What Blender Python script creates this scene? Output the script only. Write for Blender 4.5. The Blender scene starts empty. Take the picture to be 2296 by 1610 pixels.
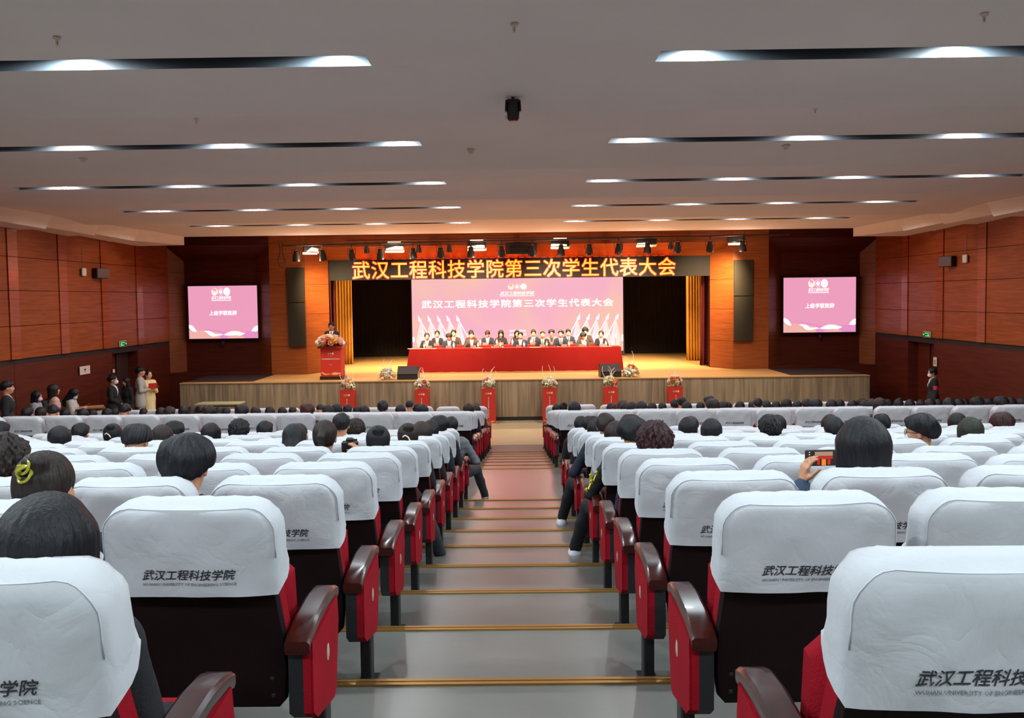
import bpy, bmesh, math, random
import numpy as np
import openvdb
from mathutils import Vector, Matrix, Euler

PI = math.pi
SC = bpy.context.scene
COL = SC.collection
random.seed(7)

# ------------------------------------------------------------------ camera
F, CZ = 1950.0, 3.474                      # focal length in px of a 2296 px frame, eye height
YAW, PITCH, ROLL = math.radians(0.46), math.radians(2.965), math.radians(-0.72)
cam_data = bpy.data.cameras.new('camera')
cam_data.sensor_fit = 'HORIZONTAL'
cam_data.sensor_width = 36.0
cam_data.lens = 36.0 * F / 2296
cam_data.shift_y = -36 / 2296
cam_data.clip_start = 0.05
cam = bpy.data.objects.new('camera', cam_data)
COL.objects.link(cam)
CAMROT = Matrix.Rotation(YAW, 3, 'Z') @ Matrix.Rotation(PI / 2 - PITCH, 3, 'X') @ Matrix.Rotation(ROLL, 3, 'Z')
cam.matrix_world = Matrix.Translation((0, 0, CZ)) @ CAMROT.to_4x4()
SC.camera = cam

# ------------------------------------------------------------------ world, exposure, lights of the house
world = bpy.data.worlds.new('world')
SC.world = world
world.use_nodes = True
world.node_tree.nodes['Background'].inputs[0].default_value = (0.5, 0.5, 0.55, 1)
world.node_tree.nodes['Background'].inputs[1].default_value = 0.02
SC.view_settings.view_transform = 'Standard'
SC.view_settings.look = 'None'
SC.view_settings.gamma = 1
SC.view_settings.use_curve_mapping = False
SC.view_settings.exposure = 0.16
try:
    SC.cycles.max_bounces = 9
    SC.cycles.diffuse_bounces = 7
    SC.cycles.glossy_bounces = 3
    SC.cycles.transmission_bounces = 4
    SC.cycles.sample_clamp_indirect = 6
    SC.cycles.caustics_reflective = False
    SC.cycles.caustics_refractive = False
except Exception:
    pass

CEIL = 5.42
SLOT_Y = [-0.55, 3.3, 7.20, 11.0, 14.75, 18.7, 22.5]
SLOT_X = [1.5, 3.7, 5.7, 7.8]
COOL = (0.80, 0.93, 1.0)
COOL2 = (0.95, 0.97, 1.0)
WARM = (1.0, 0.68, 0.36)


def add_light(name, kind, loc, energy, color, target=None, **kw):
    ld = bpy.data.lights.new(name, kind)
    ld.energy = energy
    ld.color = color
    for k, v in kw.items():
        setattr(ld, k, v)
    o = bpy.data.objects.new(name, ld)
    COL.objects.link(o)
    o.location = loc
    if target is not None:
        d = Vector(target) - Vector(loc)
        o.rotation_euler = d.to_track_quat('-Z', 'Y').to_euler()
    return o


SLOT_WATTS = 136
for sy in SLOT_Y:
    for sx in SLOT_X:
        for s in (-1, 1):
            w_ = SLOT_WATTS * (1.15 if sy < 5 else (1.1 if sy < 10 else 0.8))
            add_light('downlight_beam', 'SPOT', (s * sx, sy - 0.02, CEIL + 0.095), w_, COOL if sy < 10 else COOL2,
                      (s * sx, sy - 0.02, 0), spot_size=math.radians(178), spot_blend=0.25, shadow_soft_size=0.045)
# warm stage wash: soft panels on the front pipe, rows of lamps above the stage, and added fill lamps
PANEL_X = [-6.1, -3.65, -1.25, 1.2, 3.72, 6.35]
for px_ in PANEL_X:
    add_light('panel_wash', 'AREA', (px_, 25.72, 4.93), 120, (1.0, 0.74, 0.44), (px_ * 0.8, 30.5, 1.2),
              shape='RECTANGLE', size=0.5, size_y=0.3, spread=math.radians(75))
    add_light('ceiling_fill', 'POINT', (px_, 25.45, 4.62), 34, (1.0, 0.66, 0.48), shadow_soft_size=0.15)  # added point lights without fixtures, warming the ceiling
for px_ in (-5, -2.5, 0, 2.5, 5):
    add_light('border_light', 'AREA', (px_, 30.2, 5.6), 140, (1.0, 0.70, 0.38), (px_, 29.0, 1.2), shape='RECTANGLE', size=1.6, size_y=0.5, spread=math.radians(120))
for px_ in (-3.2, 3.2):
    add_light('front_of_stage_light', 'AREA', (px_, 24.2, 5.0), 35, (1.0, 0.78, 0.5), (px_ * .7, 27.8, 1.6), shape='RECTANGLE', size=0.4, size_y=0.2, spread=math.radians(60))
for px_ in (-7.0, -4.4, -1.5, 1.5, 4.4, 7.0):
    add_light('apron_fill', 'SPOT', (px_, 22.5, 5.34), 260, (1.0, 0.84, 0.62), (px_ * .95, 24.9, 0.9), spot_size=math.radians(64), spot_blend=0.9, shadow_soft_size=0.08)  # added spots with no fixture, brightening apron, flowers and lectern front

# ------------------------------------------------------------------ helpers
def at(px, py, Y):
    """world point at depth Y that shows at pixel (px, py) of the 2296x1610 frame"""
    v = CAMROT @ Vector(((px - 1148) / F, -(py - 769) / F, -1.0))
    t = Y / v.y
    return Vector((v.x * t, Y, CZ + v.z * t))


def hexc(h):
    c = [int(h[i:i + 2], 16) / 255 for i in (0, 2, 4)]
    return tuple(x / 12.92 if x <= 0.04045 else ((x + 0.055) / 1.055) ** 2.4 for x in c)


MATS = {}


def nt_mat(name):
    m = bpy.data.materials.new(name)
    m.use_nodes = True
    nt = m.node_tree
    b = nt.nodes['Principled BSDF']
    return m, nt, b


def mat(name, color, rough=0.6, metal=0.0, emit=None, emit_s=0.0, bump=0.0, bump_scale=60.0, var=0.0,
        var_scale=4.0, stretch=(1, 1, 1), spec=0.5, coat=0.0, sheen=0.0, alpha=None, trans=0.0, rand=0.0, crough=0.03):
    """procedural principled material with noise colour variation and noise relief"""
    if name in MATS:
        return MATS[name]
    m, nt, b = nt_mat(name)
    c = hexc(color) if isinstance(color, str) else color
    b.inputs['Base Color'].default_value = (*c, 1)
    b.inputs['Roughness'].default_value = rough
    b.inputs['Metallic'].default_value = metal
    b.inputs['Specular IOR Level'].default_value = spec
    b.inputs['Coat Weight'].default_value = coat
    b.inputs['Coat Roughness'].default_value = crough
    b.inputs['Sheen Weight'].default_value = sheen
    b.inputs['Transmission Weight'].default_value = trans
    if emit is not None:
        e = hexc(emit) if isinstance(emit, str) else emit
        b.inputs['Emission Color'].default_value = (*e, 1)
        b.inputs['Emission Strength'].default_value = emit_s
    if var or bump:
        tc = nt.nodes.new('ShaderNodeTexCoord')
        mp = nt.nodes.new('ShaderNodeMapping')
        mp.inputs['Scale'].default_value = stretch
        nt.links.new(tc.outputs['Object'], mp.inputs['Vector'])
        vec = mp.outputs[0]
        if rand:
            oi = nt.nodes.new('ShaderNodeObjectInfo')
            ad = nt.nodes.new('ShaderNodeVectorMath')
            ad.operation = 'MULTIPLY_ADD'
            cmb = nt.nodes.new('ShaderNodeCombineXYZ')
            for i in range(3):
                nt.links.new(oi.outputs['Random'], cmb.inputs[i])
            nt.links.new(cmb.outputs[0], ad.inputs[0])
            ad.inputs[1].default_value = (rand, rand * 0.7, rand * 1.3)
            nt.links.new(mp.outputs[0], ad.inputs[2])
            vec = ad.outputs[0]
    if var:
        n = nt.nodes.new('ShaderNodeTexNoise')
        n.inputs['Scale'].default_value = var_scale
        n.inputs['Detail'].default_value = 5
        nt.links.new(vec, n.inputs['Vector'])
        r = nt.nodes.new('ShaderNodeValToRGB')
        r.color_ramp.elements[0].position = 0.3
        r.color_ramp.elements[1].position = 0.7
        r.color_ramp.elements[0].color = (*[max(0, x * (1 - var)) for x in c], 1)
        r.color_ramp.elements[1].color = (*[min(1, x * (1 + var)) for x in c], 1)
        nt.links.new(n.outputs['Fac'], r.inputs['Fac'])
        nt.links.new(r.outputs[0], b.inputs['Base Color'])
    if bump:
        n2 = nt.nodes.new('ShaderNodeTexNoise')
        n2.inputs['Scale'].default_value = bump_scale
        n2.inputs['Detail'].default_value = 4
        nt.links.new(vec, n2.inputs['Vector'])
        bp = nt.nodes.new('ShaderNodeBump')
        bp.inputs['Strength'].default_value = bump
        bp.inputs['Distance'].default_value = 0.02
        nt.links.new(n2.outputs['Fac'], bp.inputs['Height'])
        nt.links.new(bp.outputs[0], b.inputs['Normal'])
    MATS[name] = m
    return m


def emis(name, color, strength):
    if name in MATS:
        return MATS[name]
    m, nt, b = nt_mat(name)
    c = hexc(color) if isinstance(color, str) else color
    b.inputs['Base Color'].default_value = (0.01, 0.01, 0.01, 1)
    b.inputs['Roughness'].default_value = 0.5
    b.inputs['Emission Color'].default_value = (*c, 1)
    b.inputs['Emission Strength'].default_value = strength
    MATS[name] = m
    return m


def wood(name, c1, c2, rough=0.35, grain=(1.2, 1.2, 14), scale=2.2, coat=0.0, bump=0.05, spec=0.5):
    if name in MATS:
        return MATS[name]
    m, nt, b = nt_mat(name)
    tc = nt.nodes.new('ShaderNodeTexCoord')
    mp = nt.nodes.new('ShaderNodeMapping')
    mp.inputs['Scale'].default_value = grain
    nt.links.new(tc.outputs['Object'], mp.inputs['Vector'])
    n = nt.nodes.new('ShaderNodeTexNoise')
    n.inputs['Scale'].default_value = scale
    n.inputs['Detail'].default_value = 8
    n.inputs['Distortion'].default_value = 0.6
    nt.links.new(mp.outputs[0], n.inputs['Vector'])
    r = nt.nodes.new('ShaderNodeValToRGB')
    r.color_ramp.elements[0].position = 0.33
    r.color_ramp.elements[1].position = 0.68
    r.color_ramp.elements[0].color = (*hexc(c1), 1)
    r.color_ramp.elements[1].color = (*hexc(c2), 1)
    nt.links.new(n.outputs['Fac'], r.inputs['Fac'])
    nt.links.new(r.outputs[0], b.inputs['Base Color'])
    b.inputs['Roughness'].default_value = rough
    b.inputs['Coat Weight'].default_value = coat
    b.inputs['Specular IOR Level'].default_value = spec
    if bump:
        bp = nt.nodes.new('ShaderNodeBump')
        bp.inputs['Strength'].default_value = bump
        bp.inputs['Distance'].default_value = 0.01
        nt.links.new(n.outputs['Fac'], bp.inputs['Height'])
        nt.links.new(bp.outputs[0], b.inputs['Normal'])
    MATS[name] = m
    return m


class MB:
    """collects shapes and links them as ONE mesh object"""

    def __init__(s):
        s.v, s.f, s.m = [], [], []

    def add(s, verts, faces, mi=0):
        o = len(s.v)
        s.v += [tuple(p) for p in verts]
        s.f += [tuple(i + o for i in f) for f in faces]
        s.m += [mi] * len(faces)
        return s

    def box(s, c, d, mi=0, rot=None, bev=0.0):
        hx, hy, hz = d[0] / 2, d[1] / 2, d[2] / 2
        if bev > 0:
            e = min(bev, hx * .9, hy * .9, hz * .9)
            pts, idx = [], {}
            for sx in (-1, 1):
                for sy in (-1, 1):
                    for sz in (-1, 1):
                        for ax in range(3):
                            p = [sx * (hx - e), sy * (hy - e), sz * (hz - e)]
                            p[ax] = (sx * hx, sy * hy, sz * hz)[ax]
                            idx[(sx, sy, sz, ax)] = len(pts)
                            pts.append(p)
            fs = []
            for ax in range(3):
                a, b = [(1, 2), (2, 0), (0, 1)][ax]
                for sg in (-1, 1):
                    q = []
                    for (u, v) in ((-1, -1), (1, -1), (1, 1), (-1, 1)):
                        k = [0, 0, 0]
                        k[ax], k[a], k[b] = sg, u, v
                        q.append(idx[(*k, ax)])
                    fs.append(q if sg > 0 else q[::-1])
            for ax in range(3):
                a, b = [(1, 2), (2, 0), (0, 1)][ax]
                for u in (-1, 1):
                    for v in (-1, 1):
                        k0, k1 = [0, 0, 0], [0, 0, 0]
                        k0[ax], k1[ax] = -1, 1
                        k0[a] = k1[a] = u
                        k0[b] = k1[b] = v
                        q = [idx[(*k0, a)], idx[(*k1, a)], idx[(*k1, b)], idx[(*k0, b)]]
                        fs.append(q if u * v < 0 else q[::-1])
            for sx in (-1, 1):
                for sy in (-1, 1):
                    for sz in (-1, 1):
                        q = [idx[(sx, sy, sz, 0)], idx[(sx, sy, sz, 1)], idx[(sx, sy, sz, 2)]]
                        fs.append(q if sx * sy * sz > 0 else q[::-1])
        else:
            pts = [(x * hx, y * hy, z * hz) for z in (-1, 1) for y in (-1, 1) for x in (-1, 1)]
            fs = [(0, 2, 3, 1), (4, 5, 7, 6), (0, 1, 5, 4), (2, 6, 7, 3), (0, 4, 6, 2), (1, 3, 7, 5)]
        M = rot.to_3x3() if rot is not None else None
        out = []
        for p in pts:
            q = Vector(p)
            if M is not None:
                q = M @ q
            out.append(q + Vector(c))
        return s.add(out, fs, mi)

    def bx(s, x0, x1, y0, y1, z0, z1, mi=0, bev=0.0):
        return s.box(((x0 + x1) / 2, (y0 + y1) / 2, (z0 + z1) / 2), (abs(x1 - x0), abs(y1 - y0), abs(z1 - z0)), mi, None, bev)

    def quad(s, a, b, c, d, mi=0):
        return s.add([a, b, c, d], [(0, 1, 2, 3)], mi)

    def tube(s, pts, radii, n=8, mi=0, cap=True):
        pts = [Vector(p) for p in pts]
        if not hasattr(radii, '__len__'):
            radii = [radii] * len(pts)
        vs, fs = [], []
        up = None
        for i, p in enumerate(pts):
            t = (pts[min(i + 1, len(pts) - 1)] - pts[max(i - 1, 0)]).normalized()
            if up is None:
                up = Vector((0, 0, 1)) if abs(t.z) < .9 else Vector((1, 0, 0))
            a = t.cross(up).normalized()
            up = a.cross(t).normalized()
            for k in range(n):
                w = 2 * PI * k / n
                vs.append(p + (a * math.cos(w) + up * math.sin(w)) * radii[i])
        for i in range(len(pts) - 1):
            for k in range(n):
                k2 = (k + 1) % n
                fs.append((i * n + k, i * n + k2, (i + 1) * n + k2, (i + 1) * n + k))
        if cap:
            fs.append(tuple(range(n))[::-1])
            fs.append(tuple((len(pts) - 1) * n + k for k in range(n)))
        return s.add(vs, fs, mi)

    def lathe(s, prof, n=16, c=(0, 0, 0), mi=0, M=None):
        vs, fs = [], []
        for r, z in prof:
            for k in range(n):
                w = 2 * PI * k / n
                p = Vector((r * math.cos(w), r * math.sin(w), z))
                if M is not None:
                    p = M @ p
                vs.append(p + Vector(c))
        for i in range(len(prof) - 1):
            for k in range(n):
                k2 = (k + 1) % n
                fs.append((i * n + k, i * n + k2, (i + 1) * n + k2, (i + 1) * n + k))
        fs.append(tuple(range(n))[::-1])
        fs.append(tuple((len(prof) - 1) * n + k for k in range(n)))
        return s.add(vs, fs, mi)

    def prism(s, poly, axis, a0, a1, mi=0):
        """poly of 2D points extruded along axis 'x','y' or 'z' from a0 to a1"""
        n = len(poly)
        def P(p, a):
            return {'x': (a, p[0], p[1]), 'y': (p[0], a, p[1]), 'z': (p[0], p[1], a)}[axis]
        vs = [P(p, a0) for p in poly] + [P(p, a1) for p in poly]
        fs = [tuple(range(n))[::-1], tuple(range(n, 2 * n))]
        for i in range(n):
            j = (i + 1) % n
            fs.append((i, j, n + j, n + i))
        return s.add(vs, fs, mi)

    def mesh(s, name, mats, smooth=False, fix=True):
        me = bpy.data.meshes.new(name)
        me.from_pydata(s.v, [], s.f)
        for m in (mats if isinstance(mats, (list, tuple)) else [mats]):
            me.materials.append(m)
        if len(set(s.m)) > 1:
            me.polygons.foreach_set('material_index', s.m)
        if fix:
            bm = bmesh.new()
            bm.from_mesh(me)
            bmesh.ops.recalc_face_normals(bm, faces=bm.faces)
            bm.to_mesh(me)
            bm.free()
        if smooth:
            me.polygons.foreach_set('use_smooth', [True] * len(me.polygons))
            if smooth != 'all':
                me.set_sharp_from_angle(angle=math.radians(38))
        me.update()
        return me

    def build(s, name, mats, parent=None, smooth=False):
        return link(name, s.mesh(name, mats, smooth), parent)


def link(name, me, parent=None, loc=None, rot=None, scale=None):
    o = bpy.data.objects.new(name, me)
    COL.objects.link(o)
    if parent is not None:
        o.parent = parent
    if loc is not None:
        o.location = loc
    if rot is not None:
        o.rotation_euler = rot
    if scale is not None:
        o.scale = scale
    return o


def tag(o, label=None, cat=None, group=None, kind=None):
    if label:
        o['label'] = label
    if cat:
        o['category'] = cat
    if group:
        o['group'] = group
    if kind:
        o['kind'] = kind
    return o


def thing(name, label, cat, loc=(0, 0, 0), rz=0, group=None):
    o = link(name, None, None, loc, (0, 0, rz))
    o.empty_display_size = 0.1
    return tag(o, label, cat, group)


def struct(name, mb, mats, parent=None, smooth=False):
    o = mb.build(name, mats, parent, smooth)
    if parent is None:
        o['kind'] = 'structure'
    return o


def copy_tree(o, parent=None):
    c = o.copy()
    COL.objects.link(c)
    if parent is not None:
        c.parent = parent
    for ch in list(o.children):
        copy_tree(ch, c)
    return c


def grid_mesh(name, P, mats, nu, nv, smooth=True):
    """P(i, j) -> point on an (nu+1) x (nv+1) grid"""
    vs = [P(i, j) for j in range(nv + 1) for i in range(nu + 1)]
    fs = [(j * (nu + 1) + i, j * (nu + 1) + i + 1, (j + 1) * (nu + 1) + i + 1, (j + 1) * (nu + 1) + i)
          for j in range(nv) for i in range(nu)]
    mb = MB().add(vs, fs)
    return mb.mesh(name, mats, 'all' if smooth else False, fix=False)


_TXT = {}


def text_mesh(body, size=1.0, shear=0.0, offset=0.0, res=2, spacing=1.0, extrude=0.0, vertical=False, bold=0.0):
    """lettering as a flat mesh, centred on its origin, in the local XY plane"""
    key = (body, size, shear, offset, res, spacing, extrude, vertical, bold)
    if key in _TXT:
        return _TXT[key]
    c = bpy.data.curves.new('lettering', 'FONT')
    c.body = '\n'.join(body) if vertical else body
    c.size = size
    c.shear = shear
    c.offset = offset
    c.resolution_u = res
    c.space_character = spacing
    c.extrude = extrude
    c.align_x = 'CENTER'
    c.align_y = 'CENTER'
    o = bpy.data.objects.new('lettering', c)
    COL.objects.link(o)
    dg = bpy.context.evaluated_depsgraph_get()
    me = bpy.data.meshes.new_from_object(o.evaluated_get(dg))
    me.materials.clear()
    co = np.zeros(len(me.vertices) * 3)
    me.vertices.foreach_get('co', co)
    co = co.reshape(-1, 3)
    if len(co):
        mid = (co.min(0) + co.max(0)) / 2
        mid[2] = 0
        co -= mid
        me.vertices.foreach_set('co', co.ravel())
        me['wh'] = [float(x) for x in (co.max(0) - co.min(0))[:2]]
    bpy.data.objects.remove(o)
    bpy.data.curves.remove(c)
    if bold:                      # heavier strokes: the same glyphs laid over each other, slightly shifted
        src = [tuple(v.co) for v in me.vertices]
        pf = [tuple(p.vertices) for p in me.polygons]
        n, vs, fs = len(src), [], []
        for q, (dx, dy) in enumerate(((-bold / 2, -bold / 2), (bold / 2, -bold / 2), (-bold / 2, bold / 2), (bold / 2, bold / 2))):
            vs += [(x + dx * size, y + dy * size, z - q * .0002) for x, y, z in src]
            fs += [tuple(i + q * n for i in f) for f in pf]
        wh = list(me['wh'])
        me = bpy.data.meshes.new('lettering')
        me.from_pydata(vs, [], fs)
        me['wh'] = wh
    _TXT[key] = me
    return me


def put_text(name, body, w, h, loc, rot, m, parent=None, **kw):
    """lettering fitted into a box w x h (None keeps the aspect)"""
    src = text_mesh(body, **kw)
    me = src.copy()
    me.materials.append(m)
    sw, sh = src['wh'][0], src['wh'][1]
    if w is None:
        w = h * sw / sh
    if h is None:
        h = w * sh / sw
    return link(name, me, parent, loc, rot, (w / sw, h / sh, 1))

# ------------------------------------------------------------------ soft bodies: distance fields meshed by OpenVDB
class Field:
    def __init__(s, lo, hi, vox):
        s.lo, s.vox = np.array(lo, float), vox
        s.n = [int(math.ceil((hi[i] - lo[i]) / vox)) + 1 for i in range(3)]
        s.D = np.full(s.n, 0.2, np.float32)
        s.ax = [s.lo[i] + vox * np.arange(s.n[i]) for i in range(3)]

    def _sub(s, a, b, pad):
        sl = []
        for i in range(3):
            i0 = max(0, int((min(a[i], b[i]) - pad - s.lo[i]) / s.vox))
            i1 = min(s.n[i], int((max(a[i], b[i]) + pad - s.lo[i]) / s.vox) + 2)
            if i1 <= i0:
                return None, None
            sl.append(slice(i0, i1))
        X, Y, Z = np.meshgrid(s.ax[0][sl[0]], s.ax[1][sl[1]], s.ax[2][sl[2]], indexing='ij', sparse=True)
        return tuple(sl), (X, Y, Z)

    def _mix(s, sl, d, k, sub=False):
        A = s.D[sl]
        if sub:
            s.D[sl] = np.maximum(A, -d)
            return
        if k <= 0:
            s.D[sl] = np.minimum(A, d)
            return
        h = np.maximum(k - np.abs(A - d), 0) / k
        s.D[sl] = np.minimum(A, d) - h * h * k * 0.25

    def cap(s, a, b, ra, rb=None, k=0.03, sub=False):
        rb = ra if rb is None else rb
        a, b = np.array(a, float), np.array(b, float)
        sl, g = s._sub(a, b, max(ra, rb) + k + 3 * s.vox)
        if sl is None:
            return s
        ab = b - a
        L = max(float(ab @ ab), 1e-9)
        X, Y, Z = g
        t = np.clip(((X - a[0]) * ab[0] + (Y - a[1]) * ab[1] + (Z - a[2]) * ab[2]) / L, 0, 1)
        d = np.sqrt((X - a[0] - t * ab[0]) ** 2 + (Y - a[1] - t * ab[1]) ** 2 + (Z - a[2] - t * ab[2]) ** 2) - (ra + (rb - ra) * t)
        s._mix(sl, d, k, sub)
        return s

    def ell(s, c, r, k=0.03, M=None, sub=False):
        c = np.array(c, float)
        R = max(r)
        sl, (X, Y, Z) = s._sub(c, c, R + k + 3 * s.vox)
        if sl is None:
            return s
        X, Y, Z = X - c[0], Y - c[1], Z - c[2]
        if M is not None:
            m = np.array(M.to_3x3().transposed())
            X, Y, Z = (m[0][0] * X + m[0][1] * Y + m[0][2] * Z, m[1][0] * X + m[1][1] * Y + m[1][2] * Z,
                       m[2][0] * X + m[2][1] * Y + m[2][2] * Z)
        q = np.sqrt((X / r[0]) ** 2 + (Y / r[1]) ** 2 + (Z / r[2]) ** 2)
        g = np.sqrt((X / r[0] ** 2) ** 2 + (Y / r[1] ** 2) ** 2 + (Z / r[2] ** 2) ** 2)
        d = np.where(q > 1e-4, q * (q - 1) / np.maximum(g, 1e-6), -min(r))
        s._mix(sl, d, k, sub)
        return s

    def fn(s, f, sub=False):
        """intersect (or apply) with f(X, Y, Z, D) -> new D"""
        X, Y, Z = np.meshgrid(*s.ax, indexing='ij', sparse=True)
        s.D = f(X, Y, Z, s.D).astype(np.float32)
        return s

    def mesh(s, name, m, iso=0.0, smooth_it=1, adapt=0.0):
        g = openvdb.FloatGrid(0.2)
        g.copyFromArray(np.ascontiguousarray(s.D), tolerance=0.0)
        p, t, q = g.convertToPolygons(iso, adapt) if hasattr(g, 'convertToPolygons') else (None, None, None)
        p = p * s.vox + s.lo
        faces = [tuple(x) for x in q[:, ::-1].tolist()] + [tuple(x) for x in t[:, ::-1].tolist()]
        me = bpy.data.meshes.new(name)
        me.from_pydata(p.tolist(), [], faces)
        if m is not None:
            me.materials.append(m)
        me.polygons.foreach_set('use_smooth', [True] * len(me.polygons))
        if smooth_it:
            bm = bmesh.new()
            bm.from_mesh(me)
            for _ in range(smooth_it):
                bmesh.ops.smooth_vert(bm, verts=bm.verts, factor=0.5, use_axis_x=True, use_axis_y=True, use_axis_z=True)
            bmesh.ops.recalc_face_normals(bm, faces=bm.faces)
            bm.to_mesh(me)
            bm.free()
        me.update()
        return me


def V(*a):
    return Vector(a)


def hand_prims(wr, d, nrm, side, curl=0.5, spread=0.14, L=0.175):
    """palm and five fingers. wr wrist, d hand direction, nrm palm-facing normal, side +1 when the thumb is on +cross"""
    d = Vector(d).normalized()
    nrm = Vector(nrm).normalized()
    nrm = (nrm - d * nrm.dot(d)).normalized()
    a = d.cross(nrm).normalized() * side
    out = []
    palm = 0.082
    for i, off in enumerate((-0.027, -0.009, 0.009, 0.027)):
        out.append((wr + a * off * 0.5, wr + d * palm + a * off, 0.017, 0.0145))
    lens = (0.072, 0.082, 0.075, 0.058)[::1]
    for i, (off, ln) in enumerate(zip((0.031, 0.011, -0.010, -0.029), lens)):
        p = wr + d * palm + a * off
        dirv = (d + a * off * spread * 12).normalized()
        r = 0.0092 if i < 3 else 0.008
        ang = curl * 0.5
        for sgm, fr in enumerate((0.45, 0.30, 0.25)):
            dv = dirv * math.cos(ang) + nrm * math.sin(ang)
            q = p + dv * ln * fr
            out.append((p, q, r, r * 0.93))
            p, r = q, r * 0.93
            ang += curl * 0.6
    p = wr + d * 0.022 + a * 0.022
    dv = (d * 0.62 + a * 0.72 + nrm * 0.3).normalized()
    q = p + dv * 0.045
    out.append((p, q, 0.0135, 0.011))
    dv = (d * 0.85 + a * 0.35 + nrm * 0.4 * (0.5 + curl)).normalized()
    q2 = q + dv * 0.032
    out.append((q, q2, 0.011, 0.0095))
    out.append((q2, q2 + (dv + nrm * 0.2 * curl).normalized() * 0.024, 0.0095, 0.0085))
    return out


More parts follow.
